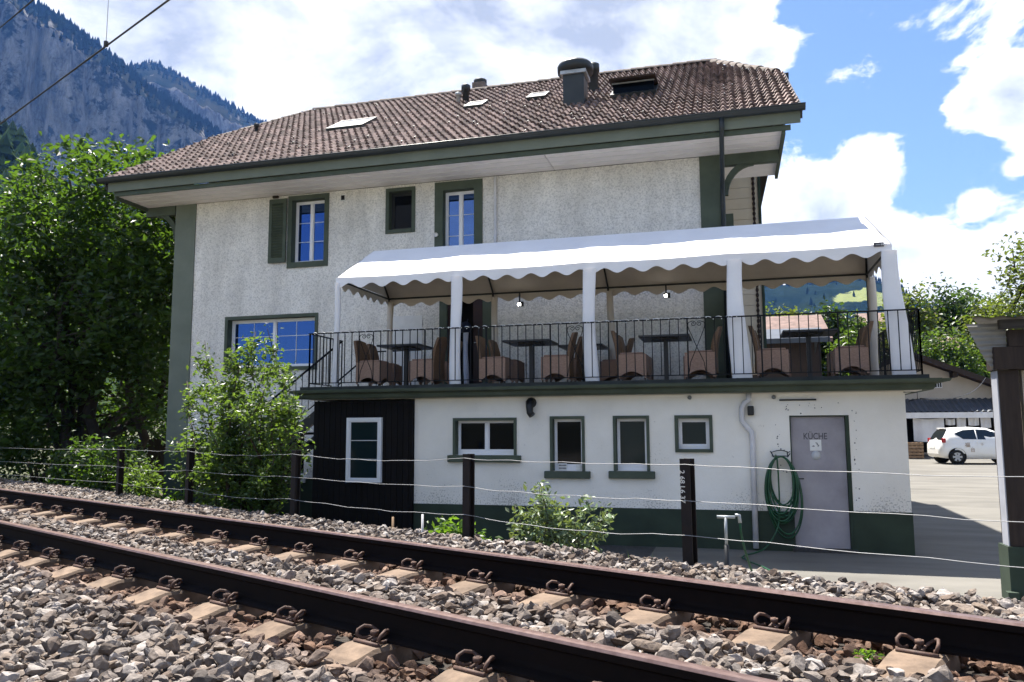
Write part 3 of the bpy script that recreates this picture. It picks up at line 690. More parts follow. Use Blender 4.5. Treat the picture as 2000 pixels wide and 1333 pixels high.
MB().box(XL-.02, -11.65, YM-.03, YM+.02, 1.36, ZS-.002).build('pilaster', green_light, house)
MB().box(XL-.02, XL+.0, YM+.02, YM+.5, 1.36, ZS-.22).build('pilaster_return', green_light, house)
MB().box(-.46, XR+.02, YM-.03, YM+.02, 2.3, ZS-.002).build('pilaster', green, house)
MB().box(XL-.03, -7.2, YM-.045, YM-.001, -.05, .78).build('plinth', green_dado, house)
MB().box(XL-.03, -10.2, YM-.045, YM-.001, .78, 1.36).build('plinth', green_dado, house)
window(house, *W_UP, YM, band=.10, bot=.12, rec=.15, sashes=2, rows=3, label='narrow white casement window under the eaves beside the open green shutter', fw=.04)
window(house, *W_DK, YM, band=.075, rec=.12, fm=darkframe, gm=glass_dark, label='small dark framed window between the two upper white windows')
window(house, *W_TALL, YM, band=.18, bot=.1, rec=.15, sashes=2, rows=4, label='tall white window cut off below by the tent roof', fw=.04)
window(house, *W_BIG, YM, band=.07, bot=.08, rec=.15, sashes=2, rows=3, cols=2, label='wide white window with twelve panes reflecting blue sky', fw=.05)
window(house, *W_LOW, YM, band=0, rec=.10, sashes=2, gm=glass_dark, label='white basement window hidden behind the tall shrub', sill=.08, bandm=white_paint)
# shutter with louvres
sh = MB(); x0, x1, z0, z1 = -9.725, -9.30, 5.42, 6.85; ys0, ys1 = YM-.065, YM-.03
sh.box(x0, x0+.075, ys0, ys1, z0, z1); sh.box(x1-.075, x1, ys0, ys1, z0, z1); sh.box(x0+.075, x1-.075, ys0, ys1, z0, z0+.11); sh.box(x0+.075, x1-.075, ys0, ys1, z1-.10, z1)
shut = sh.build('shutter', green, house, 'open green louvred shutter')
for k in range(20):
    z = z0+.135+k*.0595
    MB().beam((x0+.075, (ys0+ys1)/2, z), (x1-.075, (ys0+ys1)/2, z), .010, .058, (0, -.75, .66)).build('slat', green, shut)
MB().box(x0+.075, x1-.075, ys1-.004, ys1, z0+.1, z1-.1).build('shutter_back', green_dado, shut)
# terrace door
dx0, dx1, dz0, dz1 = D_TER
MB().box(dx0, dx1, YM+.3, YM+.34, dz0, dz1).build('door_interior', black_m, house)
s = MB(); s.box(dx0, dx0+.16, YM-.03, YM+.2, dz0, dz1); s.box(dx1-.24, dx1, YM-.03, YM+.2, dz0, dz1); s.box(dx0+.16, dx1-.24, YM-.03, YM+.2, dz1-.12, dz1); s.build('door_surround', green, house)
dr = MB(); dr.box(dx1-.46, dx1-.25, YM+.03, YM+.07, dz0+.02, dz1-.13); dr.box(dx0+.165, dx0+.36, YM+.03, YM+.07, dz0+.02, dz1-.13); door = dr.build('door', darkred, house, 'dark red double door standing ajar')
MB().tube([(dx1-.44, YM+.02, 3.52), (dx1-.34, YM+.015, 3.52)], .01, 6).build('handle', galv, door)
pn = MB(); pn.box(-6.86, -6.10, YM-.02, YM-.001, 2.6, 4.12); pn.build('wall_panel', white_paint, house)
# small things on the wall
MB().lathe([(.030, 0), (.030, 1.7)], 10, (-4.52, YM-.04, 5.2)).build('wall_pipe', pipe_white, house)
v = atY(671, 387, YM); m = MB(); m.box(v[0]-.06, v[0]+.06, YM-.03, YM-.002, v[2]-.075, v[2]+.065); vent = m.build('wall_vent', white_paint, house); MB().box(v[0]-.042, v[0]+.042, YM-.034, YM-.0305, v[2]-.055, v[2]+.048).build('vent_opening', black_m, vent)
v = atY(540, 386, YM); MB().bevbox(v[0]-.07, v[0]+.07, YM-.06, YM-.002, v[2]-.03, v[2]+.03, .01).build('bracket_stub', brownwood, house)
for px, py in ((853, 460), (1810/2+50, 447)):
    v = atY(px, py, YM); 
v = atY(853, 460, YM); MB().lathe([(.045, 0), (.045, .03), (0, .03)], 12, (v[0], YM-.06, v[2]), 'y').build('round_fitting', white_paint, house)
# dark downpipe at the right corner
P = [(-.02, YE-.09, 7.19), (-.02, YE-.09, 7.02), (-.03, YE+.05, 6.86), (-.045, YM-.25, 6.35), (-.05, YM-.085, 6.1), (-.05, YM-.085, 2.55)]
MB().tube(P, .045, 10).build('downpipe', gutter_m, house)
# shutter and boarded bay on the right-hand gable side
MB().box(XR+.01, .14, YM+1.0, YM+1.04, 4.4, 6.05).build('side_shutter', green, house)
bay = MB(); bay.box(XR+.005, .75, 18.6, 22, 3.2, 8.4); bay = bay.build('side_bay', cream_board, house, 'cream boarded bay on the right gable side')
for k in range(20):
    z = 3.3+k*.25; MB().box(.0, .70, 18.575, 18.599, z, z+.242).build('board', cream_board, bay)
m = MB()
for k in range(42): m.lathe([(0.02, 0), (.038, .06), (.02, .115)], 6, (.62, 18.56, 3.3+k*.118))
m.build('carved_edging', brownwood, bay); MB().box(.72, .78, 18.55, 22, 3.2, 8.4).build('corner_board', green_dado, bay)
# things on the roof
def onroof(px, py):
    d = ray(px, py); k = (ZE-CAM[2]-TAN*YE)/(d[2]-TAN*d[1]); return CAM+d*k
ux = np.array([1., 0, 0])
def obox(c, hx, hy, z0, z1, m=None):
    m = m or MB(); V = [c+ux*a*hx+ST*b*hy+NN*h for h in (z0, z1) for b in (-1, 1) for a in (-1, 1)]
    return m.add(V, [(0, 2, 3, 1), (4, 5, 7, 6), (0, 1, 5, 4), (2, 6, 7, 3), (0, 4, 6, 2), (1, 3, 7, 5)])
skyglass = mat('skylight_glass', (.50, .50, .53), None, rough=.12, spec=1.0, ior=2.2)  # sky reflection put into the pale base colour
def skylight(px, py, w, h, label):
    c = onroof(px, py); m = MB(); t = .028
    for a, b, hx, hy in ((-1, 0, t, h/2), (1, 0, t, h/2), (0, -1, w/2-t, t), (0, 1, w/2-t, t)): obox(c+ux*a*(w/2-t)*1+ST*b*(h/2-t), hx if a else w/2-2*t, hy if a else t, -.02, .13, m)
    f = m.build('skylight', gutter_m, house, label)
    obox(c, w/2-2*t, h/2-2*t, .0, .118).build('pane', skyglass, f)
skylight(689, 250, .95, .95, 'largest skylight on the left part of the roof'); skylight(931, 212, .46, .62, 'small skylight below the thin flue pipe'); skylight(1052, 195, .46, .62, 'small skylight left of the large exhaust duct')
c = onroof(1240, 186)
m = MB(); obox(c, .50, .40, -.02, .12, m); f = m.build('roof_hatch', gutter_m, house, 'open roof hatch near the right end of the roof')
m = MB(); p = c+ST*.36+NN*.12
m.add([p+ux*-.5, p+ux*.5, c-ST*.36+NN*.42+ux*.5, c-ST*.36+NN*.42+ux*-.5, p+ux*-.5+NN*.04, p+ux*.5+NN*.04, c-ST*.36+NN*.46+ux*.5, c-ST*.36+NN*.46+ux*-.5], [(3, 2, 1, 0), (4, 5, 6, 7), (0, 1, 5, 4), (1, 2, 6, 5), (2, 3, 7, 6), (3, 0, 4, 7)])
m.build('hatch_lid', brownwood, f)
m = MB(); q = c-ST*.34
m.box(q[0]-.44, q[0]+.44, q[1]-.02, q[1]+.01, q[2]+.10, q[2]+.34); m.build('hatch_glass', glass_dark, f)
m = MB(); m.box(q[0]-.46, q[0]+.46, q[1]-.035, q[1]-.021, q[2]+.33, q[2]+.36); m.box(q[0]-.46, q[0]+.46, q[1]-.035, q[1]-.021, q[2]+.09, q[2]+.12); m.build('hatch_frame', galv, f)
# exhaust duct
duct = MB(); duct.box(-3.37, -2.90, 16.45, 16.92, 8.75, 9.62); duct = duct.build('exhaust_duct', gutter_m, house, 'large dark exhaust duct with round hood')
MB().box(-3.42, -2.85, 16.40, 16.97, 9.55, 9.63).build('duct_collar', galv, duct)
MB().lathe([(.20, .0), (.40, .03), (.405, .17), (.36, .235), (.20, .285), (0, .30)], 20, (-3.135, 16.7, 9.64)).build('hood', gutter_m, duct)
MB().lathe([(.085, -.4), (.085, .42), (.12, .42), (.12, .56), (.06, .6), (0, .6)], 12, (-6.33, 18.5, 10.0)).build('flue_pipe', gutter_m, house)
MB().lathe([(.06, -.3), (.06, .30), (.085, .30), (.085, .37), (0, .38)], 10, (-6.48, 18.35, 9.95)).build('flue_pipe', galv, house)
ch = MB(); ch.box(-6.78, -6.42, 20.35, 20.75, 10.8, 11.52); ch = ch.build('chimney', ridge_m, house); MB().lathe([(.16, 0), (.19, .05), (.19, .12), (0, .16)], 12, (-6.6, 20.55, 11.52)).build('chimney_cap', gutter_m, ch)
MB().lathe([(.12, -.4), (.12, .42), (.15, .42), (.15, .6), (0, .63)], 12, (-2.93, 17.9, 9.8)).build('flue_pipe', gutter_m, house)
q = onroof(501, 262); MB().lathe([(.05, -.2), (.05, .20), (.075, .20), (.075, .27), (0, .28)], 8, tuple(q)).build('roof_vent', gutter_m, house)
# snow hooks
m = MB()
rg = random.Random(4)
for i in order:
    if rg.random() < .05:
        p = tiles[i]+np.array([TW*.5, 0, 0])+ST*.04+NN*.04; m.beam(p, p+NN*.06, .02, .02); m.beam(p+NN*.05, p+NN*.05+ST*.10, .02, .015)
o = m.build('snow_guard', blackmetal, house); tag(o, kind='stuff')

# ------------------------------------------------------------------ annexe with roof terrace
YA, AX0, AX1, AZ = 12.5, -5.175, 2.385, 2.29
annexe = empty('terrace_annexe', (-1.4, YA, 0), 'low cream annexe with green plinth carrying the roof terrace', 'building')
A1 = (-4.405, -3.335, 1.39, 1.95); A2 = (-2.80, -2.25, 1.17, 1.97); A3 = (-1.80, -1.25, 1.17, 1.97); A4 = (-.875, -.335, 1.44, 1.965); DOOR = (.80, 1.62, .0, 1.955)
def rect(x0, y0, x1, y1, Y): p, q = atY(x0, y1, Y), atY(x1, y0, Y); return (p[0], q[0], p[2], q[2])
A1 = rect(885, 816, 1009, 889, YA); A2 = rect(1075, 813, 1141.5, 920, YA); A3 = rect(1199, 812, 1267.5, 920, YA); A4 = rect(1319, 811, 1391, 884, YA)
wall_front(AX0, AX1, -.1, AZ, YA, .3, [A1, A2, A3, A4, DOOR]).build('wall', plaster, annexe)
m = MB(); m.box(AX1-.3, AX1-.002, YA+.3, 18.2, -.1, AZ); m.box(.0, AX1-.3, 18.0, 18.2, -.1, AZ); m.box(AX0+.05, AX1-.35, YA+.302, YA+.31, -.05, AZ-.02); m.box(-7.0, -6.8, YA+.3, YM, -.1, AZ); m.build('side_wall', plaster, annexe)
window(annexe, *A1, YA, band=.045, bot=0, rec=.13, sashes=2, gm=glass_dark, sill=.075, label='wide two-leaf annexe window above the low green plant', fw=.02, drop=.05, mull=.04)
window(annexe, *A2, YA, band=.045, bot=0, rec=.13, gm=glass_dark, sill=.085, label='narrow dark annexe window with two notices on its lower frame', fw=.022, drop=.06)
window(annexe, *A3, YA, band=.045, bot=0, rec=.13, gm=glass_teal, sill=.075, label='narrow annexe window with a pale thing behind the glass', fw=.022, drop=.06)
window(annexe, *A4, YA, band=.05, bot=.05, rec=.10, gm=glass_teal, label='small square annexe window with frosted glass', fw=.035, drop=.02)
# notices on the second window, pale thing in the third
n = MB(); n.box(A2[0]+.105, A2[0]+.245, YA+.115, YA+.124, A2[2]+.012, A2[2]+.115); n.box(A2[1]-.17, A2[1]-.09, YA+.115, YA+.124, A2[2]+.012, A2[2]+.10); nt_ = n.build('notice', sticker, annexe)
n = MB()
for r_ in range(2):
    for k in range(6):
        x = A2[0]+.115+k*.021; n.box(x, x+.014, YA+.112, YA+.1145, A2[2]+.024+r_*.045, A2[2]+.05+r_*.045)
n.build('notice_print', ink, nt_)
# plinth (leaves the door free)
MB().box(AX0, DOOR[0]-.001, YA-.012, YA-.0015, -.1, .555).build('plinth', green_dado, annexe)
MB().box(DOOR[1]+.0, AX1+.010, YA-.012, YA-.0015, -.1, .575).build('plinth', green_dado, annexe)
MB().box(AX1+.0005, AX1+.012, YA-.0015, 18.2, -.1, .575).build('plinth', green_dado, annexe)
# steel door
d = MB(); d.box(DOOR[0]+.02, DOOR[1]-.055, YA+.06, YA+.10, .035, DOOR[3]-.02); door = d.build('door', steel_door, annexe, 'grey steel kitchen door')
f = MB(); f.box(DOOR[1]-.05, DOOR[1], YA-.006, YA+.13, .0, DOOR[3]); f.box(DOOR[0], DOOR[0]+.015, YA-.004, YA+.13, 0, DOOR[3]); f.box(DOOR[0]+.015, DOOR[1]-.05, YA+.0, YA+.13, DOOR[3]-.015, DOOR[3]); f.build('frame', green_dado, door)
MB().box(DOOR[0]-.03, DOOR[1]+.03, YA-.06, YA+.12, -.05, .034).build('threshold', gravel_m, door)
h = MB(); h.box(DOOR[0]+.045, DOOR[0]+.085, YA+.052, YA+.0595, .93, 1.10); h.tube([(DOOR[0]+.065, YA+.05, 1.03), (DOOR[0]+.065, YA+.01, 1.03), (DOOR[0]+.17, YA+.01, 1.03)], .009, 6); h.build('handle', blackmetal, door)
def text(body, size, M, m, parent, name='lettering', bold=0):
    cu = bpy.data.curves.new(name, 'FONT'); cu.body = body; cu.size = size; cu.align_x = 'CENTER'; cu.align_y = 'CENTER'; cu.extrude = .0006; cu.offset = bold; cu.resolution_u = 3
    t = bpy.data.objects.new(name, cu); C.objects.link(t); bpy.context.view_layer.update()
    me = bpy.data.meshes.new_from_object(t.evaluated_get(bpy.context.evaluated_depsgraph_get())); bpy.data.objects.remove(t)
    me.transform(M); me.materials.clear(); me.materials.append(m); return put(name, me, parent)
FRONT = Matrix.Rotation(R(90), 4, 'X')     # text facing -Y
p = atY(1592, 853, YA+.06); text('KÜCHE', .115, Matrix.Translation((p[0], YA+.0585, p[2])) @ FRONT @ Matrix.Diagonal((.88, 1.15, 1, 1)), ink, door, bold=.0015)
p = atY(1593, 870, YA+.06); sq = MB().box(p[0]-.08, p[0]+.08, YA+.0565, YA+.0592, p[2]-.08, p[2]+.08).build('sticker', sticker, door)
g_ = MB(); g_.prism([(p[0]-.055, p[2]-.02), (p[0]-.01, p[2]-.02), (p[0]-.02, p[2]-.006), (p[0]-.035, p[2]-.004)], 'y', YA+.0545, YA+.056)
g_.tube([(p[0]+.0, YA+.0555, p[2]+.035), (p[0]+.025, YA+.0555, p[2]+.03), (p[0]+.02, YA+.0555, p[2]+.01), (p[0]+.045, YA+.0555, p[2]+.0), (p[0]+.03, YA+.0555, p[2]-.02)], .0055, 5); g_.build('sticker_print', ink, sq)
p = atY(1594, 890, YA+.06); MB().lathe([(0, 0), (.066, 0), (.066, .003)], 20, (p[0], YA+.0565, p[2]), 'y').build('round_sticker', sticker2, door)
# scratches and screw holes round the door
rg = random.Random(9); m = MB()
for k in range(46):
    sgn = rg.random()
    if sgn < .36: x, z = DOOR[1]+.055+rg.uniform(-.01, .05), rg.uniform(.62, 2.0)
    elif sgn < .62: x, z = DOOR[0]-.16+rg.uniform(-.04, .1), rg.uniform(1.1, 2.0)
    else: x, z = rg.uniform(DOOR[0]-.1, DOOR[1]+.1), DOOR[3]+rg.uniform(.02, .2)
    s_ = rg.uniform(.004, .011); m.lathe([(0, -.001), (s_, -.001), (s_*.8, .002)], 6, (x, YA-.0016, z), 'y')
o = m.build('screw_hole', ink, annexe); tag(o, kind='stuff')
p, q = atY(1522, 782, YA), atY(1594, 782, YA); MB().box(p[0], q[0], YA-.03, YA-.001, p[2]-.012, p[2]+.012).build('mounting_rail', blackmetal, annexe)
# timber lean-to at the left end
BX0, BX1 = -7.03, AX0
lean = MB(); lean.box(BX0+.02, BX1-.02, YA-.05, YM, -.1, AZ-.02); lean = lean.build('timber_porch', blackwood, annexe, 'black timber clad porch at the left end')
k = 0; x = BX0
while x < BX1-.01:
    w = min(.105, BX1-x); wx0, wx1 = -6.475, -5.765
    MB().bevbox(x+.002, x+w-.003, YA-.075, YA-.051, -.08, AZ-.021, .004).build('plank', blackwood, lean); x += w
wq = rect(677, 816, 747, 942, YA-.09)
window(annexe, *wq, YA-.135, band=0, rec=.0, rows=3, gm=glass_teal, label='white three-pane window in the black timber porch', fw=.055)
# terrace slab and green cornice
sx0, sx1 = -7.16, 2.60
SP = [(12.44, 2.30), (12.22, 2.30), (12.19, 2.325), (12.19, 2.372), (12.165, 2.385), (12.05, 2.40), (12.03, 2.44), (12.12, 2.44), (12.12, 2.452), (12.44, 2.452)]
m = MB(); n = len(SP)
V = [(sx0-(12.30-y)*.6, y, z) for y, z in SP]+[(sx1+(12.30-y)*1.1, y, z) for y, z in SP]
m.add(V, [tuple(range(n-1, -1, -1)), tuple(range(n, 2*n))]+[(i, (i+1) % n, n+(i+1) % n, n+i) for i in range(n)]); m.build('cornice', green, annexe)
for x0, x1, y1 in ((sx1, sx1+.28, 18.3),): MB().prism([(x0, 2.30), (x0+.12, 2.30), (x0+.15, 2.385), (x0+.26, 2.40), (x0+.28, 2.44), (x0, 2.44)], 'y', 12.3, y1).build('cornice', green, annexe)
m = MB(); m.box(sx0, sx1, 12.441, YM-.002, 2.296, 2.45); m.box(XR+.05, sx1, YM-.002, 18.3, 2.296, 2.45); m.build('terrace_slab', plaster, annexe)
m = MB(); m.box(sx0+.02, sx1+.04, 12.13, YM-.004, 2.453, 2.505); m.box(XR+.06, sx1+.04, YM-.004, 18.25, 2.453, 2.505); m.build('terrace_floor', terracefloor, annexe)
ZF = 2.505
# downpipe with swan neck, vent elbow and other fittings
p0 = [(1462, 768), (1462, 782), (1449, 797), (1449, 822), (1468, 845), (1470, 870), (1477, 1078)]
P = [atY(*q, YA-.07) for q in p0]; P[-1][2] = .02
MB().tube(P[:2]+[P[1]*.5+P[2]*.5+np.array([-.01, 0, .02])]+P[2:4]+[P[3]*.5+P[4]*.5]+P[4:], .041, 12).build('downpipe', pipe_white, annexe)
q = atY(1466, 800, YA-.05); MB().bevbox(q[0]-.045, q[0]+.045, YA-.09, YA-.001, q[2]-.09, q[2]+.05, .01).build('junction_box', blackmetal, annexe)
q = atY(1036, 800, YA-.08); m = MB(); m.tube([(q[0]-.0, YA-.02, q[2]+.11), (q[0]-.0, YA-.10, q[2]+.10), (q[0]-.005, YA-.12, q[2]+.04), (q[0]+.0, YA-.12, q[2]-.05), (q[0]+.04, YA-.13, q[2]-.10)], [.075, .075, .062, .055, .055], 12); m.lathe([(.085, 0), (.085, .03), (.06, .03)], 12, (q[0], YA-.032, q[2]+.11), 'y'); m.build('vent_elbow', blackmetal, annexe)
for px, py in ((1347, 777), (1511, 776)):
    q = atY(px, py, YA); MB().lathe([(.03, 0), (.035, .02), (.02, .05), (0, .05)], 8, (q[0], YA-.052, q[2]), 'y').build('wall_fitting', galv, annexe)
q = atY(1796, 766, YA); MB().tube([(AX1-.02, YA-.01, q[2]), (AX1+.16, YA-.01, q[2]), (AX1+.16, YA-.01, q[2]-.10), (AX1+.04, YA-.01, q[2]-.13)], .007, 5).build('cable_bracket', blackmetal, annexe)

# ------------------------------------------------------------------ terrace railing
YRAIL, ZRAIL = 12.22, 3.435
railing = empty('terrace_railing', (-2.2, YRAIL, ZF), 'black wrought iron terrace railing with heart scrolls and a light chain', 'railing')
RX = (-7.02, 2.57)
def bars(p, q, step, hearts=(), z0=ZF+.07, z1=ZRAIL-.01, post_every=8):
    p, q = np.array(p, float), np.array(q, float); L_ = np.linalg.norm(q-p); n = int(round(L_/step)); t = (q-p)/L_
    for i in range(n+1):
        c = p+t*(L_*i/n); r_ = .011 if i % post_every == 0 else .0065; zb = ZF if i % post_every == 0 else z0
        if any(abs(L_*i/n-h) < .01 for h in hearts): continue
        MB().box(c[0]-r_, c[0]+r_, c[1]-r_, c[1]+r_, zb, z1).build('baluster', wrought, railing)
    for h in hearts:
        c = p+t*h; m = MB()
        for s_ in (-1, 1):
            # scroll, bulge and crossing diagonal
            P = []
            for k in range(14):
                a = k/13*2.6*math.pi; r_ = .012+.0042*k*.55; P.append(c+t*s_*(.045+r_*math.cos(a)*-1)+np.array([0, 0, z1-.075+r_*math.sin(a)]))
            P += [c+t*s_*.115+np.array([0, 0, z1-.055]), c+t*s_*.125+np.array([0, 0, z1-.10]), c+t*s_*.11+np.array([0, 0, z1-.16]), c+np.array([0, 0, z1-.43]), c-t*s_*.10+np.array([0, 0, z1-.66]), c-t*s_*.125+np.array([0, 0, z0+.02])]
            m.tube(P, .0058, 5)
        m.build('heart_scroll', wrought, railing)
hpx = (712, 1121, 1352)
hearts = [atY(x, 640, YRAIL)[0]-RX[0] for x in hpx]
step = (RX[1]-RX[0])/72
hearts = [round(h/step)*step for h in hearts]
bars((RX[0], YRAIL, 0), (RX[1], YRAIL, 0), step, hearts)
bars((RX[1], YRAIL, 0), (RX[1], 18.1, 0), .115, ()); bars((RX[0], YRAIL, 0), (RX[0], 13.4, 0), .118, ())
m = MB(); m.box(RX[0]-.02, RX[1]+.02, YRAIL-.018, YRAIL+.018, ZRAIL-.012, ZRAIL+.006); m.box(RX[1]-.018, RX[1]+.018, YRAIL, 18.1, ZRAIL-.011, ZRAIL+.005); m.box(RX[0]-.018, RX[0]+.018, YRAIL, 13.4, ZRAIL-.011, ZRAIL+.005); m.build('handrail', wrought, railing)
m = MB(); m.box(RX[0]-.01, RX[1]+.01, YRAIL-.008, YRAIL+.008, ZF+.06, ZF+.075); m.box(RX[1]-.008, RX[1]+.008, YRAIL, 18.1, ZF+.059, ZF+.074); m.box(RX[0]-.008, RX[0]+.008, YRAIL, 13.4, ZF+.059, ZF+.074); m.build('bottom_rail', wrought, railing)
# clear light chain wound round the handrail
P = []; xe = atY(1440, 615, YRAIL)[0]; x = RX[0]+.05
m = MB(); k = 0
while x < xe:
    a = k*.9; P.append((x, YRAIL+.020*math.cos(a), ZRAIL+.006+.010*math.sin(a))); x += .022; k += 1
m.tube(P, .0055, 5)
rg = random.Random(5); x = RX[0]+.1
while x < xe: m.lathe([(0, -.010), (.008, 0), (0, .010)], 6, (x, YRAIL-.024, ZRAIL-rg.uniform(-.01, .03))); x += rg.uniform(.08, .13)
chain = m.build('light_chain', lights_m, None, 'clear light chain wound along the terrace handrail', 'light chain')

# ------------------------------------------------------------------ outside stair at the left end
stair = empty('outside_stair', (-8.5, 14, 0), 'dark stair with black railing descending left from the terrace', 'stair')
ns = 13; rise = ZF/ns
for i in range(ns-1):
    x = -7.08-.26*i; z = ZF-rise*(i+1)
    MB().box(x-.28, x, 13.45, 14.65, z-.045, z).build('step', terracefloor, stair)
m = MB(); 
for y in (13.45, 14.60): m.beam((-7.08, y, ZF-.12), (-7.08-.26*ns, y, -.08), .04, .2)
m.build('stringer', blackmetal, stair)
m = MB()
for y in (13.44,):
    p, q = np.array([-7.05, y, ZRAIL]), np.array([-7.05-.26*ns, y, .93])
    m.tube([p, q], .02, 6); m.tube([p-np.array([0, 0, .78]), q-np.array([0, 0, .78])], .012, 6)
    for k in range(26): c = p+(q-p)*k/25; m.tube([c, c-np.array([0, 0, .8])], .008, 5)
p = np.array([-7.0, 14.65, 3.35]); m.tube([p, p+np.array([-1.2, 0, -.92])], .016, 6); m.tube([(-6.9, 14.65, 3.35), (-5.9, 14.6, 3.35)], .016, 6)
for k in range(8): c = np.array([-6.9+k*.14, 14.64, 3.35]); m.tube([c, c-np.array([0, 0, .8])], .008, 5)
m.build('stair_railing', wrought, stair)

# ------------------------------------------------------------------ party tent over the terrace
TY0, TY1, TYR, TZE, TZR = 12.36, 14.56, 13.46, 4.42, 5.13
TX = [-6.60, -4.41, -2.17, .075, 2.29]
tent = empty('party_tent', (-2.1, 13.4, ZF), 'long white party tent with scalloped valance over the terrace', 'tent')
def slope(y0, y1):
    n, k = 66, 9; P = np.zeros((k, n, 3)); rr = np.random.default_rng(3)
    for j in range(n):
        u = j/(n-1)
        for i in range(k):
            v = i/(k-1); x = TX[0]+.0+(TX[-1]-TX[0])*u; x += (.17*v*(1-2*u))
            bay = (u*4) % 1; sag = -.016*math.sin(math.pi*bay)*math.sin(math.pi*min(v*1.0, 1))-.02*math.sin(math.pi*bay)*(1-v)*.6
            wr = .006*math.sin(u*95+v*9)+.005*math.sin(u*41-v*14)
            P[i, j] = (x, y0+(y1-y0)*v, TZE+(TZR-TZE)*v+sag+wr*math.sin(math.pi*v))
    m = MB(); m.grid(P); Q = P.copy(); Q[:, :, 2] -= .006; m2 = MB(); m2.grid(Q[::-1]); return m, m2
for y_ in (TY0, TY1):
    m, m2 = slope(y_, TYR); o = m.build('roof_cloth', canvas, tent); m2.build('beige_shaded_cloth', beige_shaded_cloth, o)  # underside of the same cloth, tent shade put into its beige
def valance(p, q, period=.405, top=TZE+.005, drop=.145, amp=.040, seed=1, sway=.012):
    p, q = np.array(p, float), np.array(q, float); L_ = np.linalg.norm(q-p); n = max(24, int(L_/.02)); t = (q-p)/L_; no = np.array([t[1], -t[0], 0]); k = 5
    P = np.zeros((k, n, 3))
    for j in range(n):
        s_ = L_*j/(n-1); w = .5+.5*math.sin(2*math.pi*s_/period+.6)
        dr = drop-amp+2*amp*w; bay = (s_/2.2) % 1
        for i in range(k):
            v = i/(k-1); P[i, j] = p+t*s_+no*(sway*v*math.sin(s_*5.1+seed))+np.array([0, 0, top-.02*math.sin(math.pi*bay)-dr*v])
    m = MB(); m.grid(P); Q = P+no*.003; m.grid(Q[::-1]); return m
valance((TX[0]-.01, TY0-.012, 0), (TX[-1]+.01, TY0-.012, 0)).build('front_valance', canvas, tent)
valance((TX[0], TY1+.01, 0), (TX[-1], TY1+.01, 0), seed=2).build('back_valance', beige_shaded_cloth, tent)
for x, s_ in ((TX[0]-.012, 0), (TX[-1]+.012, 1)):
    valance((x, TY0, 0), (x, TY1, 0), period=.30, seed=3+s_, sway=.02).build('end_valance', canvas, tent)
    xr = x+(.16 if s_ == 0 else -.16); m = MB(); m.add([(x, TY0, TZE), (x, TY1, TZE), (xr, TYR, TZR-.005), (x+.004, TY0, TZE), (x+.004, TY1, TZE), (xr+.004, TYR, TZR-.005)], [(0, 1, 2), (5, 4, 3)]); m.build('gable_cloth', canvas, tent)
for i, x in enumerate(TX):
    for y in (TY0+.03, TY1-.03): MB().tube([(x, y, ZF), (x, y, TZE-.02)], .019, 8).build('leg', tentpole, tent)
    xr = x+.16*(1-2*i/4)
    for y in (TY0+.02, TY1-.02): MB().tube([(x, y, TZE-.03), (xr, TYR, TZR-.035)], .017, 8).build('rafter', tentpole, tent)
for y, z in ((TY0+.03, TZE-.03), (TY1-.03, TZE-.03)): MB().tube([(TX[0], y, z), (TX[-1], y, z)], .017, 8).build('eaves_pole', tentpole, tent)
MB().tube([(TX[0]+.16, TYR, TZR-.03), (TX[-1]-.16, TYR, TZR-.03)], .017, 8).build('ridge_pole', tentpole, tent)
for x in (TX[0], TX[-1]): MB().tube([(x, TY0, TZE-.03), (x, TY1, TZE-.03)], .017, 8).build('end_pole', tentpole, tent)
def sleeve(x, y, wid, top, bot, kick=0, seed=0, mt=None, flare=0):
    # fabric sleeve laced round a leg: flattened tube with folds
    rr = np.random.default_rng(seed); nz, n = 26, 16; P = np.zeros((nz, n+1, 3))
    for i in range(nz):
        v = i/(nz-1); z = top+(bot-top)*v; w = wid*(1.0+.10*math.sin(v*7+seed)*.5+flare*v); dx = kick*v**2+.012*math.sin(v*5+seed)
        for k in range(n+1):
            a = 2*math.pi*k/n; f_ = 1+.05*math.sin(3*a+v*4+seed)
            P[i, k] = (x+dx+w/2*math.cos(a)*f_, y-.0+.05*math.sin(a)*f_, z)
    m = MB(); m.grid(P[::-1]); return m
for i, (x, w, kick, fl) in enumerate(zip(TX, (.10, .19, .20, .22, .22), (0, .0, .03, .04, .08), (0, .0, .1, .35, .5))):
    sleeve(x+(.02 if i < 4 else -.02), TY0-.02, w, TZE-.10, ZF+.012, kick, i, None, fl).build('leg_sleeve', canvas, tent)
    sleeve(x+.05, TY1-.05, .13, TZE-.10, ZF+.012, 0, i+9).build('leg_sleeve', beige_shaded_cloth, tent)
# maker's label on the valance
p, q = atY(1706, 479, TY0-.03), atY(1726, 475, TY0-.03)
lb = MB(); lb.box(p[0], q[0], TY0-.042, TY0-.036, p[2]-.032, p[2]+.032); lb = lb.build('maker_label', ink, tent)
m = MB()
for k in range(4): m.box(p[0]+.10+k*.020, p[0]+.114+k*.020, TY0-.0445, TY0-.0425, p[2]-.012, p[2]+.014)
m.box(p[0]+.03, p[0]+.09, TY0-.0445, TY0-.0425, p[2]-.004, p[2]+.002); m.build('label_print', sticker2, lb)
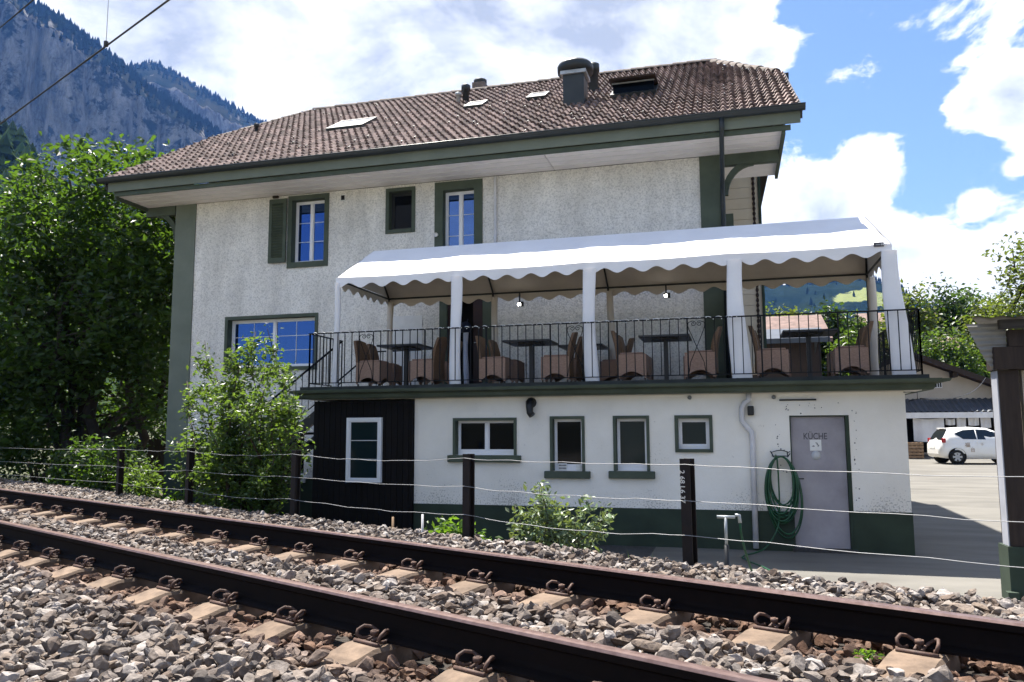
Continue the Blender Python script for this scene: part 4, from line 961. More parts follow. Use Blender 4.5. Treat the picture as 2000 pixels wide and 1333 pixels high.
# two lit lamps hanging from the back pole
for px, py, lab in ((1015, 595, 'lit floodlight under the tent above the second table'), (1301, 578, 'lit floodlight under the tent above the third table')):
    p = atY(px, py, TY1-.06); e = empty('floodlight', tuple(p), lab, 'lamp', 'lit lamps under the tent')
    m = MB(); m.box(p[0]-.045, p[0]+.075, p[1]-.02, p[1]+.025, p[2]-.04, p[2]+.05); m.box(p[0]-.012, p[0]+.012, p[1]-.01, p[1]+.01, p[2]+.05, TZE-.04); m.build('housing', blackmetal, e)
    MB().box(p[0]-.030, p[0]+.022, p[1]-.026, p[1]-.0205, p[2]-.026, p[2]+.020).build('lamp_glass', lampglow, e)

# ------------------------------------------------------------------ terrace furniture
def chair_proto():
    e = empty('rattan_chair', (0, 0, 0))
    # faces +x: back at -x.  backrest: curved slab leaning outward towards the top
    m = MB(); prof = [(-.24, .12), (-.235, .38), (-.245, .50), (-.265, .64), (-.300, .77), (-.318, .83)]
    n = 7; P = np.zeros((len(prof), n, 3)); Q = P.copy()
    for i, (x, z) in enumerate(prof):
        for k in range(n):
            u = k/(n-1)*2-1; w = .215 if i < 4 else .215-.02*(i-3); cv = .03*(1-u*u)
            crown = .025*(1-u*u) if i == len(prof)-1 else 0
            P[i, k] = (x-cv, u*w, z+crown); Q[i, k] = (x-cv+.045, u*w, z+crown)
    m.grid(P[:, ::-1]); m.grid(Q)
    for k in (0, n-1): R_ = np.stack([P[:, k], Q[:, k]], 1); m.grid(R_ if k == 0 else R_[:, ::-1], False)
    m.grid(np.stack([P[-1], Q[-1]], 0)[:, ::-1], False)
    m.build('backrest', rattan, e)
    # seat box with arched lower edges
    def arch(x0, x1):
        pts = [(x0, .44), (x0, .0+.06), (x0+.035, .06)]
        for k in range(9): t = k/8; pts.append((x0+.035+(x1-x0-.07)*t, .085+.085*math.sin(math.pi*t)))
        pts += [(x1-.035, .06), (x1, .06), (x1, .44)]; return pts
    m = MB()
    for y in (-.225, .205): m.prism(arch(-.225, .235), 'y', y, y+.02)
    m.prism([(y, z) for y, z in arch(-.2, .2)], 'x', .215, .234); m.box(-.225, .235, -.204, .204, .405, .445); m.build('seat_base', rattan_side, e)
    MB().bevbox(-.19, .20, -.19, .19, .446, .475, .012).build('cushion', rattan_side, e)
    for x in (-.21, .20):
        for y in (-.205, .19): MB().box(x, x+.022, y, y+.022, 0, .065).build('leg', brownwood, e)
    return e
def table_proto(wx=.80, wy=.80):
    e = empty('terrace_table', (0, 0, 0))
    MB().bevbox(-wx/2, wx/2, -wy/2, wy/2, .715, .75, .006).build('table_top', tabletop_m, e)
    m = MB(); m.box(-.035, .035, -.035, .035, .03, .715); m.box(-.2, .2, -.2, .2, .695, .714); m.build('pedestal', blackmetal, e)
    m = MB()
    for a in (0, 90, 180, 270):
        c_, s__ = math.cos(R(a+45)), math.sin(R(a+45)); m.beam((0, 0, .03), (c_*.36, s__*.36, .012), .05, .03)
    m.build('foot', blackmetal, e); return e
ch0, tb0 = chair_proto(), table_proto(); uch = utb = False
tnames = ['leftmost terrace table by the stair', 'second terrace table from the left', 'third terrace table from the left', 'rightmost terrace table by the side railing']
tx = [-5.58, -3.28, -1.02, 1.17]
for i, x in enumerate(tx):
    for j, yy in enumerate((13.02,)):
        t = tb0 if not utb else copy_tree(tb0); utb = True
        t.location = (x, yy+.05, ZF); tag(t, 'square dark topped '+tnames[i].replace('terrace table', 'pedestal table'), 'table', 'tables on the terrace')
    for sx in (-1, 1):
        for k, y in enumerate((12.80, 13.42)):
            o = ch0 if not uch else copy_tree(ch0); uch = True
            off = (.52, .52)[k]
            o.location = (x+sx*(off+random.Random(i*7+k+sx).uniform(-.03, .04)), y, ZF); o.rotation_euler = (0, 0, (0 if sx < 0 else math.pi)+random.Random(i*5+k*3+sx).uniform(-.1, .1))
            tag(o, 'brown rattan chair at the %s %s of the %s' % ('front' if k == 0 else 'rear', 'left' if sx < 0 else 'right', tnames[i]), 'chair', 'rattan chairs on the terrace')
t = copy_tree(tb0); t.location = (-2.55, 14.05, ZF-.0); tag(t, 'dark table at the back wall behind the second leg sleeve of the tent', 'table', 'tables on the terrace')
o = copy_tree(ch0); o.location = (-1.98, 13.95, ZF); o.rotation_euler = (0, 0, math.pi); tag(o, 'brown rattan chair right of the dark table at the back wall', 'chair', 'rattan chairs on the terrace')
# cloth hanging in the doorway
p = atY(910, 690, YM-.12); e = empty('hanging_cloth', (p[0], YM-.12, ZF), 'pale blue cloth with navy top hanging in the dark doorway', 'cloth')
m = sleeve(p[0], YM-.12, .115, 3.72, ZF+.15, 0, 3, None, -.1); m.build('cloth', cloth_blue, e)
m = MB(); m.lathe([(.02, 0), (.11, .02), (.13, .10), (.10, .2), (0, .24)], 10, (p[0]-.01, YM-.12, 3.70)); m.tube([(p[0], YM-.12, 3.85), (p[0], YM-.0, 4.0)], .01, 5); m.build('navy_top', navy_m, e)
MB().tube([(p[0], YM-.12, ZF), (p[0], YM-.12, ZF+.2)], .02, 6).build('foot', blackmetal, e)

# ------------------------------------------------------------------ hose, stand pipe
hp = [atY(1524, 886, YA-.06)]; hook = MB(); c = hp[0]
hook.tube([(c[0]-.13, YA-.02, c[2]+.02), (c[0]-.10, YA-.10, c[2]-.05), (c[0]-.12, YA-.13, c[2]-.0)], .008, 6); hook.tube([(c[0]+.10, YA-.02, c[2]+.02), (c[0]+.10, YA-.10, c[2]-.05), (c[0]+.13, YA-.13, c[2]-.0)], .008, 6)
hook.tube([(c[0]-.14, YA-.03, c[2]+.03)]+[(c[0]-.12+.24*k/6, YA-.04, c[2]+.015+.03*math.sin(math.pi*k/6)) for k in range(7)]+[(c[0]+.14, YA-.03, c[2]+.03)], .007, 6)
hook.tube([(c[0]-.12, YA-.0, c[2]-.04), (c[0]+.12, YA-.0, c[2]-.04)], .008, 6); hook.build('hose_hook', blackmetal, None, 'black wall hook holding the coiled green hose', 'hook')
rg = random.Random(2); P = []
for L_ in range(11):
    w = rg.uniform(.17, .25); h = rg.uniform(.55, .90) if L_ else .95; dx = rg.uniform(-.05, .07); dy = YA-.05-.012*L_
    for k in range(20):
        a = math.pi/2-2*math.pi*k/20; x = c[0]+dx*(1-math.sin(a))/2+w*math.cos(a)*(1.0-.0*math.sin(a)); z = c[2]-.07-h+h*math.sin(a) if math.sin(a) < 0 else c[2]-.07-h+h*math.sin(a)
        z = c[2]-.045-(h*(1-math.sin(a))*.62); P.append((x, dy-.006*k/20, z))
P += [(c[0]-.05, YA-.12, c[2]-.9), (c[0]-.15, YA-.18, .2), (c[0]-.32, YA-.35, .03), (c[0]-.6, YA-1.0, .02)]
tp = sd(-3.02, 6.05, 0)
tp = atY(1417, 1010, 9.0); tx_, ty_ = tp[0], 9.0
P += [(tx_+.5, ty_+1.5, .02), (tx_+.32, ty_+.5, .06), (tx_+.22, ty_+.1, .35), (tx_+.16, ty_, .62), (tx_+.15, ty_, atY(1417, 1010, ty_)[2]-.05)]
def catmull(P, n=3):
    P = [np.array(p, float) for p in P]; Q = []
    for i in range(len(P)-1):
        a, b_, c_, d_ = P[max(i-1, 0)], P[i], P[i+1], P[min(i+2, len(P)-1)]
        for k in range(n): t = k/n; Q.append(.5*(2*b_+(c_-a)*t+(2*a-5*b_+4*c_-d_)*t*t+(3*b_-a-3*c_+d_)*t**3))
    return Q+[P[-1]]
MB().tube(catmull(P), .0125, 6).build('garden_hose', hose_m, None, 'long green garden hose coiled on the wall beside the steel door', 'hose')
gz = float(ground_z(tx_, ty_))
sp = empty('stand_pipe', (tx_, ty_, gz), 'galvanised stand pipe with T-shaped top beside the numbered fence post', 'stand pipe')
zt = atY(1417, 1010, ty_)[2]
MB().tube([(tx_, ty_, atY(1417, 1067, ty_)[2]), (tx_, ty_, zt)], .016, 8).build('riser', galv, sp)
m = MB(); m.tube([(tx_-.09, ty_, zt), (tx_+.10, ty_, zt)], .016, 8); m.tube([(tx_+.10, ty_, zt+.02), (tx_+.14, ty_, zt+.02), (tx_+.15, ty_, zt-.06)], .019, 8); m.build('tap_head', galv, sp)
MB().tube([(tx_, ty_, gz-.05), (tx_, ty_, atY(1417, 1065, ty_)[2])], .026, 8).build('lower_pipe', blackmetal, sp)

# ------------------------------------------------------------------ wire fence along the track
fence = empty('wire_fence', sd(-8, 5.8, .5), 'wire fence of dark rusty steel posts with three strands along the track', 'fence')
DF = 5.8
posts = []
for px in (1343, 915, 578, 372, 236):
    dd = ray(px, 900); p = CAM+dd*DF/(dd@RN); posts.append(p@RD)
posts = [3.6] + [posts[0]+2.55*0+x for x in (0,)] + posts[1:]
posts = [.35]+posts[1:]
for i, s in enumerate(posts):
    b = sd(s, DF, 0); zg = float(ground_z(b[0], b[1])); tl = random.Random(i+3).uniform(-.012, .012)
    m = MB(); w, dpt, th, zt = .088, .085, .010, 1.52
    for (a0, a1, b0, b1) in ((-w/2, w/2, -dpt/2, -dpt/2+th), (-w/2, w/2, dpt/2-th, dpt/2), (-th/2, th/2, -dpt/2+th, dpt/2-th)):
        V = [b+RD*(a+(tl*(z-.5)))+RN*q+np.array([0, 0, z]) for z in (zg-.25, zt) for q in (b0, b1) for a in (a0, a1)]
        m.add(V, [(0, 2, 3, 1), (4, 5, 7, 6), (0, 1, 5, 4), (2, 6, 7, 3), (0, 4, 6, 2), (1, 3, 7, 5)])
    po = m.build('post', post_m, fence, 'steel post numbered in pale paint' if i == 1 else None)
    if i == 1:
        # number painted down the flange facing the track
        ax = Vector((0, 0, -1)); ay = Vector(RD); az = ax.cross(ay)
        M = Matrix((ax, ay, az)).transposed().to_4x4(); M.translation = Vector(b+RD*(-.030)+RN*(-dpt/2-.0025)+np.array([0, 0, 1.30]))
        text('2 68 L6 37', .060, M, chalk, po, bold=.0008)
ends = [2.5]+posts[0:]+[-26]
for k, z in enumerate((1.475, 1.195, .925)):
    m = MB(); P = []
    ss = sorted(ends, reverse=True); rg = random.Random(20+k)
    for a, b in zip(ss[:-1], ss[1:]):
        sag = rg.uniform(.01, .05); za, n = z, 16
        for j in range(n): t = j/n; P.append(sd(a+(b-a)*t, DF-.055, z-sag*4*t*(1-t)+.005*math.sin(t*23+k+a)+rg.uniform(-.003, .003)+(.0 if k else 0)))
    m.tube(P, .0027, 5).build('wire', wire_m, fence)

# ------------------------------------------------------------------ overhead line
ol = empty('overhead_line', sd(-10, 3.45, 5.9), 'dark overhead contact wire with dropper crossing the upper left sky', 'overhead wire')
def wirepts(px1, py1, px2, py2, Z): 
    p, q = atZ(px1, py1, Z), atZ(px2, py2, Z); return p, q
p, q = atZ(0, 243, 6.2), atZ(330, 0, 6.2); t = q-p
m = MB(); m.tube([p-t*4, p, q, q+t*1.5], .011, 6).build('contact_wire', cable_m, ol)
c = atZ(207, 88, 6.2); dt = np.array([0, 0, 1.25])
MB().tube([c, c+dt], .004, 5).build('dropper', galv, ol)
MB().bevbox(c[0]-.02, c[0]+.02, c[1]-.02, c[1]+.02, c[2]-.02, c[2]+.045, .005).build('clamp', cable_m, ol)
p, q = atZ(0, 55, 7.47), atZ(65, 0, 7.47); t = q-p
MB().tube([p-t*20, p, q, q+t*20], .010, 6).build('messenger_wire', cable_m, ol)

# ------------------------------------------------------------------ shed at the right edge
shed = empty('open_shed', (2.7, 9.4, 0), 'corner of an open timber shed with green base at the right edge', 'shed')
sgz = float(ground_z(2.7, 9.4))-.05
MB().box(2.70, 2.89, 9.40, 9.66, .545, 2.36).build('corner_post', brownwood, shed)
MB().box(2.688, 2.6995, 9.41, 9.60, .547, 2.355).build('post_cladding', mat('grey_white_paint', (.36, .37, .41), (.30, .31, .34), 4, 5, .7), shed, 'pale painted side of the corner post')
MB().box(2.67, 5.5, 9.38, 9.70, sgz, .543).build('base_wall', green_dado, shed); MB().box(2.62, 2.72, 9.30, 9.40, sgz, .10).build('kerb_block', green_dado, shed)
MB().box(2.95, 5.5, 9.50, 9.60, .545, 2.36).build('back_wall', barn_wall, shed)
MB().box(2.66, 5.6, 9.33, 9.62, 2.365, 2.60).build('lintel_beam', brownwood, shed)
MB().box(2.80, 5.6, 9.32, 9.40, 2.602, 2.778).build('upper_beam', brownwood, shed)
MB().box(2.70, 5.7, 9.22, 9.30, 2.78, 2.875).build('fascia_board', mat('weathered_board', (.06, .052, .045), (.03, .026, .023), 6, 7, .9, stretch=(.4, 4, 4)), shed)
# corrugated gable sheet with horizontal ribs and the sheet roof
P = np.zeros((40, 4, 3))
for i in range(40):
    z = 2.36+.50*i/39; xl = 2.66-.23*(i/39)**.8
    for k in range(4): P[i, k] = (xl+(2.80-xl)*k/3, 9.40+.012*math.sin(i*1.35), z)
m = MB(); m.grid(P); Q = P.copy(); Q[:, :, 1] += .006; m.grid(Q[:, ::-1]); m.build('corrugated_sheet', corr_rust, shed)
m = MB(); P = np.zeros((2, 60, 3))
for i, y in enumerate((9.12, 9.95)):
    for k in range(60): P[i, k] = (2.42+.28*i+3.3*k/59, y, 2.885+.03*i+.012*math.sin(k*1.6)); 
m.grid(P); Q = P.copy(); Q[:, :, 2] += .008; m.grid(Q[:, ::-1]); m.build('sheet_roof', corr_rust, shed)

# ------------------------------------------------------------------ white car in the yard
def make_car(loc, rz, label):
    e = empty('parked_car', (0, 0, 0), label, 'car')
    St = [(.00, .40, .52, .60, .64, .50, .60, .58, .40), (.05, .30, .55, .78, .84, .64, .74, .70, .50), (.16, .25, .55, .92, 1.02, .72, .79, .765, .62), (.30, .22, .55, .96, 1.24, .77, .81, .79, .61), (.42, .21, .55, .97, 1.38, .78, .81, .795, .58),
          (.75, .20, .55, .96, 1.445, .78, .815, .80, .57), (1.3, .20, .55, .94, 1.465, .78, .815, .80, .57), (1.9, .20, .55, .92, 1.42, .78, .815, .80, .56), (2.25, .20, .55, .91, 1.28, .78, .81, .79, .57), (2.55, .20, .55, .91, 1.08, .78, .81, .78, .60),
          (2.78, .21, .55, .88, .94, .78, .81, .76, .60), (3.10, .24, .55, .78, .83, .76, .79, .72, .55), (3.30, .28, .50, .66, .70, .68, .72, .66, .5), (3.41, .36, .46, .54, .56, .5, .56, .52, .4)]
    m = MB(); rows = []
    for (x, zl, zm, zb, zt, wl, wm, wb, wt) in St:
        pts = [(0, zl), (wl, zl), (wm, zm-.12), (wm, zm+.05), (wb, zb), (wt, zt-.05), (wt*.72, zt-.008), (0, zt)]
        rows.append([(x, -y, z) for y, z in pts]+[(x, y, z) for y, z in pts[-2:0:-1]])
    P = np.array(rows); P = np.concatenate([P, P[:, :1]], 1); m.grid(P[:, ::-1]); m.add(P[0][:-1], [tuple(range(P.shape[1]-1))]); m.add(P[-1][:-1], [tuple(range(P.shape[1]-2, -1, -1))])
    body = m.build('body', carpaint, e)
    def surf(x, z, side):
        for a, b in zip(St[:-1], St[1:]):
            if a[0] <= x <= b[0]:
                t = (x-a[0])/(b[0]-a[0]); s = [p+(q-p)*t for p, q in zip(a, b)]
                zb, zt, wb, wt = s[3], s[4], s[7], s[8]; return side*(wb+(wt-wb)*min(1, max(0, (z-zb)/(zt-.05-zb)))+.010)
    def panel(name, pts, m_, side, th=.012):
        mm = MB(); n = len(pts); V = [(x, surf(x, z, side), z) for x, z in pts]; V2 = [(x, y-side*th, z) for x, y, z in V]
        mm.add(V+V2, [tuple(range(n)) if side < 0 else tuple(range(n-1, -1, -1))]+[(i, (i+1) % n, n+(i+1) % n, n+i) for i in range(n)]); return mm.build(name, m_, e)
    for side in (-1, 1):
        panel('rear_side_window', [(.60, 1.20), (.88, .985), (1.38, .972), (1.38, 1.365), (.95, 1.335)], carglass, side); panel('front_side_window', [(1.42, .97), (2.46, .945), (2.10, 1.25), (1.80, 1.345), (1.42, 1.365)], carglass, side)
        m = MB()
        for x in (1.40,): m.box(x-.004, x+.004, side*.822-.002, side*.822+.002, .3, .95)
        m.box(1.5, 1.66, side*.826-.008, side*.826+.008, .83, .855); m.build('door_handle', carpaint, e)
        m = MB(); m.bevbox(.10, .24, side*.76-.045, side*.76+.045, .84, 1.02, .02); m.build('tail_lamp', redlamp, e)
        m = MB(); m.bevbox(2.28, 2.42, side*.90-.07, side*.90+.07, .93, 1.04, .03); m.build('wing_mirror', blackmetal, e)
        for x in (.62, 2.80):
            m = MB(); m.lathe([(.335, -.03), (.335, .0), (0, .0)], 24, (x, side*.812, .30), 'y'); m.build('wheel_arch', rubber, e)
            w = MB(); w.lathe([(.17, -.09), (.27, -.09), (.285, -.05), (.285, .05), (.27, .09), (.17, .09)], 24, (x, side*.745, .285), 'y'); w = w.build('wheel', rubber, e)
            r_ = MB(); yo = side*.832; r_.lathe([(0, 0), (.07, 0), (.07, -side*.01)], 16, (x, yo, .285), 'y')
            r_.lathe([(.165, 0), (.19, 0), (.19, -side*.02)], 24, (x, yo-.0, .285), 'y')
            for k in range(6): a = math.pi*k/3; r_.beam((x+.05*math.cos(a), yo, .285+.05*math.sin(a)), (x+.175*math.cos(a), yo, .285+.175*math.sin(a)), .012, .075, (-math.sin(a), 0, math.cos(a)))
            r_.build('wheel_trim', rim_m, w)
    # rear window follows the hatch
    m = MB(); m.add([(.155, -.60, .985), (.155, .60, .985), (.40, .50, 1.345), (.40, -.50, 1.345), (.07, -.58, .93), (.07, .58, .93)], []); 
    m = MB(); V = [(.120, -.60, .95), (.120, .60, .95), (.265, .57, 1.20), (.385, .50, 1.35), (.385, -.50, 1.35), (.265, -.57, 1.20)]; V2 = [(x+.05, y, z-.02) for x, y, z in V]; n = 6
    m.add(V+V2, [(0, 5, 2, 1), (5, 4, 3, 2)]+[(i, (i+1) % n, n+(i+1) % n, n+i) for i in range(n)]); m.build('rear_window', carglass, e)
    m = MB(); m.box(-.008, .06, -.25, .25, .60, .70); m.build('number_plate', sticker, e)
    m = MB(); m.bevbox(.33, .50, -.40, .40, 1.385, 1.425, .015); m.build('roof_spoiler', carpaint, e)
    for body_, x, z, s_ in (('福', 1.02, .74, .20), ('台', 1.20, .55, .19), ('小', 1.56, .77, .10)):
        text(body_, s_, Matrix.Translation((x, -.8275, z)) @ FRONT, decal, e)
    e.location = loc; e.rotation_euler = (0, 0, rz); return e
cp = atY(1822, 880, 35.4); make_car((cp[0]+.1, 35.9, float(ground_z(cp[0]+1.5, 36.1))+.01), R(7), 'small white hatchback with brown characters parked in the yard')

# ------------------------------------------------------------------ barn behind the yard
bz = float(ground_z(9, 43)); barn = empty('barn', (9, 43, bz), 'beige gabled barn with corrugated canopy behind the white car', 'barn')
BY_ = 43.0
pk = atY(1795, 703, BY_); e1 = atY(1950, 757, BY_); sl = (e1[2]-pk[2])/(e1[0]-pk[0]); ax = pk[0]-.6; az = pk[2]-sl*.6-.12
MB().prism([(ax-3, bz-.3), (ax+6, bz-.3), (ax+6, az+sl*6), (ax, az), (ax-3, az+sl*3)], 'y', BY_, BY_+6).build('wall', barn_wall, barn)
for s_ in (-1, 1):
    m = MB(); p, q = np.array([ax, BY_-.8, az+.10]), np.array([ax+s_*(6.8 if s_ > 0 else 3.5), BY_-.8, az+.10+sl*(6.8 if s_ > 0 else 3.5)])
    V = [v+np.array([0, dy, dz]) for dz in (0, .16) for dy in (0, 7.2) for v in (p, q)]
    m.add(V, [(0, 2, 3, 1), (4, 5, 7, 6), (0, 1, 5, 4), (2, 6, 7, 3), (0, 4, 6, 2), (1, 3, 7, 5)]); m.build('roof', barn_roof, barn)
    MB().beam(p+np.array([0, -.03, .03]), q+np.array([0, -.03, .03]), .06, .24, (0, 0, 1)).build('verge_board', brownwood, barn)
for x in (ax+2.0, ax+4.0): MB().box(x-.10, x+.10, BY_-.7, BY_, az+sl*abs(x-ax)-.22, az+sl*abs(x-ax)+.04).build('purlin_end', brownwood, barn)
v = atY(1830, 751, BY_); w = MB(); w.box(v[0]-.22, v[0]+.22, BY_-.03, BY_-.002, v[2]-.18, v[2]+.2); w = w.build('louvre_window', white_paint, barn)
for k in range(4): MB().box(v[0]-.19+k*.105, v[0]-.13+k*.105, BY_-.05, BY_-.031, v[2]-.14, v[2]+.2).build('slat', black_m, w)
# canopy
cz1 = atY(1850, 779, BY_)[2]; cz0 = atY(1850, 805, 41.4)[2]
P = np.zeros((2, 120, 3))
for k in range(120):
    x = 5.6+9.5*k/119; wv = .035*math.sin(k*1.9); P[0, k] = (x, 41.35, cz0+.02+wv); P[1, k] = (x, BY_, cz1+wv)
m = MB(); m.grid(P, False); Q = P.copy(); Q[:, :, 2] -= .02; m.grid(Q[:, ::-1], False); m.build('canopy_sheet', corr_blue, barn)
zf0 = atY(1850, 817, 41.3)[2]; MB().box(5.6, 15.1, 41.28, 41.36, zf0, cz0-.02).build('canopy_fascia', white_paint, barn)
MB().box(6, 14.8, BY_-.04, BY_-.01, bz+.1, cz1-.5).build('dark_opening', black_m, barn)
m = MB()
for x in (6.2, 11.9, 14.7): m.box(x-.07, x+.07, 41.3, 41.42, bz-.1, zf0)
m.build('canopy_post', white_paint, barn)
def cloth(px0, px1, y0, y1, label, sag=.05, seed=0, yy=41.55):
    p, q = atY(px0, y0, yy), atY(px1, y1, yy); n, k = 16, 8; P = np.zeros((k, n, 3))
    for j in range(n):
        u = j/(n-1)
        for i in range(k): v = i/(k-1); P[i, j] = (p[0]+(q[0]-p[0])*u, yy+.05*math.sin(u*11+seed)*(.4+v), p[2]+(q[2]-p[2])*v-sag*math.sin(math.pi*u)*(1-.3*v))
    m = MB(); m.grid(P); Q = P.copy(); Q[:, :, 1] += .01; m.grid(Q[:, ::-1])
    m.build('hanging_sheet', cloth_m, None, label, 'cloth', 'sheets hanging under the barn canopy')
cloth(1783, 1846, 817, 862, 'largest white sheet hanging above the wooden pallets', .06, 1); cloth(1847, 1866, 818, 830, 'short white sheet between the largest sheet and the next', .04, 2); cloth(1868, 1888, 816, 834, 'square white sheet above the rear of the car roof', .0, 3)
cloth(1890, 1913, 814, 831, 'white sheet above the middle of the car roof', .03, 4); cloth(1914, 1936, 815, 836, 'white sheet nearest the corner post of the shed', .0, 5)
MB().tube([atY(1780, 815, 41.55), atY(1860, 818, 41.55), atY(1945, 813, 41.55)], .012, 5).build('washing_line', cable_m, barn)
pz = float(ground_z(8.4, 41)); pl = empty('pallet_stack', (atY(1790, 880, 40.9)[0], 40.9, pz), 'stack of wooden pallets left of the white car', 'pallets'); px_ = atY(1789, 880, 40.9)[0]
for k in range(5):
    m = MB(); z = pz+.15*k
    for y in (40.5, 41.0, 41.4): m.box(px_-.55, px_+.25, y, y+.12, z, z+.10)
    for x in np.linspace(px_-.55, px_+.15, 5): m.box(x, x+.1, 40.5, 41.52, z+.101, z+.125)
    m.build('pallet', pallet_m, pl)
ca, cz_ = np.array([AX1+.2, YA, 2.18]), atY(1925, 738, BY_-.8)
MB().tube([ca+(cz_-ca)*t+np.array([0, 0, -.3*4*t*(1-t)]) for t in np.linspace(0, 1, 24)], .011, 5).build('slack_cable', cable_m, None, 'slack dark cable from the annexe corner to the barn eaves', 'cable')

# ------------------------------------------------------------------ houses farther back
def farhouse(name, label, x0, x1, y0, dep, zw, zr, wm, rm, ov=.5, wins=()):
    gz_ = float(ground_z((x0+x1)/2, y0)); e = empty(name, ((x0+x1)/2, y0, gz_), label, 'house')
    MB().box(x0, x1, y0, y0+dep, gz_-.5, zw).build('wall', wm, e)
    ym = y0+dep/2; k = (zr-zw)/(dep/2); m = MB()
    for y_a, y_b, za, zb in ((y0-ov, ym, zw-ov*k, zr), (y0+dep+ov, ym, zw-ov*k, zr)):
        V = [(x, y, z+h) for h in (.02, .2) for (y, z) in ((y_a, za), (y_b, zb)) for x in (x0-ov, x1+ov)]
        m.add(V, [(0, 2, 3, 1), (4, 5, 7, 6), (0, 1, 5, 4), (2, 6, 7, 3), (0, 4, 6, 2), (1, 3, 7, 5)])
    m.build('roof', rm, e)
    MB().prism([(y0, zw), (y0+dep, zw), (ym, zr)], 'x', x0+.01, x1-.01).build('gable', wm, e)
    for (a, b, c_, d_) in wins:
        w = MB().box(a, b, y0-.04, y0-.002, c_, d_).build('window', pvc, e); MB().box(a+.1, b-.1, y0-.06, y0-.041, c_+.1, d_-.1).build('pane', glass_dark, w)
    return e
p, q, r_ = atY(1452, 672, 40), atY(1602, 660, 40), atY(1500, 628, 44)
farhouse('tiled_house', 'old house with mottled brown tile roof seen below the tent', -4.5, q[0], 40, 8, p[2]+.1, r_[2]+.05, brownwood, barn_roof, .5)
p = atY(1590, 655, 33); farhouse('dark_shed', 'dark open shed roof below the brown tile roof', -3, p[0]-.2, 31, 5, atY(1540, 668, 31)[2], atY(1540, 652, 33.5)[2], brownwood, corr_blue, .5)
p, q = atY(1692, 662, 75), atY(1745, 625, 75); farhouse('white_house', 'small white house among the trees behind the terrace railing', p[0]+.6, q[0]+4, 75, 8, atY(1700, 634, 75)[2], atY(1730, 615, 79)[2], white_paint, barn_roof, .8, [(p[0]+1.6, p[0]+3.0, atY(1710, 652, 75)[2], atY(1710, 640, 75)[2])])
p, q = atY(1858, 668, 62), atY(1915, 640, 62); farhouse('ochre_house', 'ochre walled house with flat grey roof beyond the barn', p[0]*1.2, q[0]*1.2+5, 75, 9, atY(1870, 650, 75)[2], atY(1870, 640, 79)[2]+.2, barn_wall, corr_rust, .4)
p, q = atY(1808, 700, 60), atY(1890, 655, 62); farhouse('brown_roof_house', 'house with faded red brown roof behind the barn ridge', p[0]-2, atY(1880, 690, 60)[0], 60, 7, atY(1850, 688, 60)[2], atY(1850, 662, 63)[2], barn_wall, barn_roof, .5)

# ------------------------------------------------------------------ vegetation
def leaves(name, P, size, m, parent, up=.35, aspect=.55, droop=None):
    n = len(P); s = size*rng.uniform(.65, 1.3, n)
    d = rng.normal(size=(n, 3)); d[:, 2] *= .6; d /= np.linalg.norm(d, axis=1)[:, None]
    nn = rng.normal(size=(n, 3)); nn[:, 2] += up*3; nn -= d*(nn*d).sum(1)[:, None]; nn /= np.linalg.norm(nn, axis=1)[:, None]
    w = np.cross(nn, d); a = aspect*s/2
    V = np.stack([P-d*(s/2)[:, None], P-d*(s*.05)[:, None]+w*a[:, None]+nn*(a*.35)[:, None], P+d*(s/2)[:, None], P-d*(s*.05)[:, None]-w*a[:, None]+nn*(a*.35)[:, None]], 1)
    b = 4*np.arange(n)[:, None]; F = np.concatenate([b+np.array([0, 1, 2]), b+np.array([0, 2, 3])])
    # weld halves of one leaf so that an island is one leaf
    return put(name, np_mesh(name, V, F, m), parent)
def bend(p, q, n=7, wob=.1, seed=0, lift=0):
    r_ = np.random.default_rng(seed); p, q = np.array(p, float), np.array(q, float); L_ = np.linalg.norm(q-p); c = np.cumsum(r_.normal(0, 1, (n, 3)), 0); c -= np.linspace(0, 1, n)[:, None]*c[-1]; c[0] = 0
    t = np.linspace(0, 1, n)[:, None]; return p+(q-p)*t+c*wob*L_/n+np.array([0, 0, lift])*np.sin(np.pi*t)
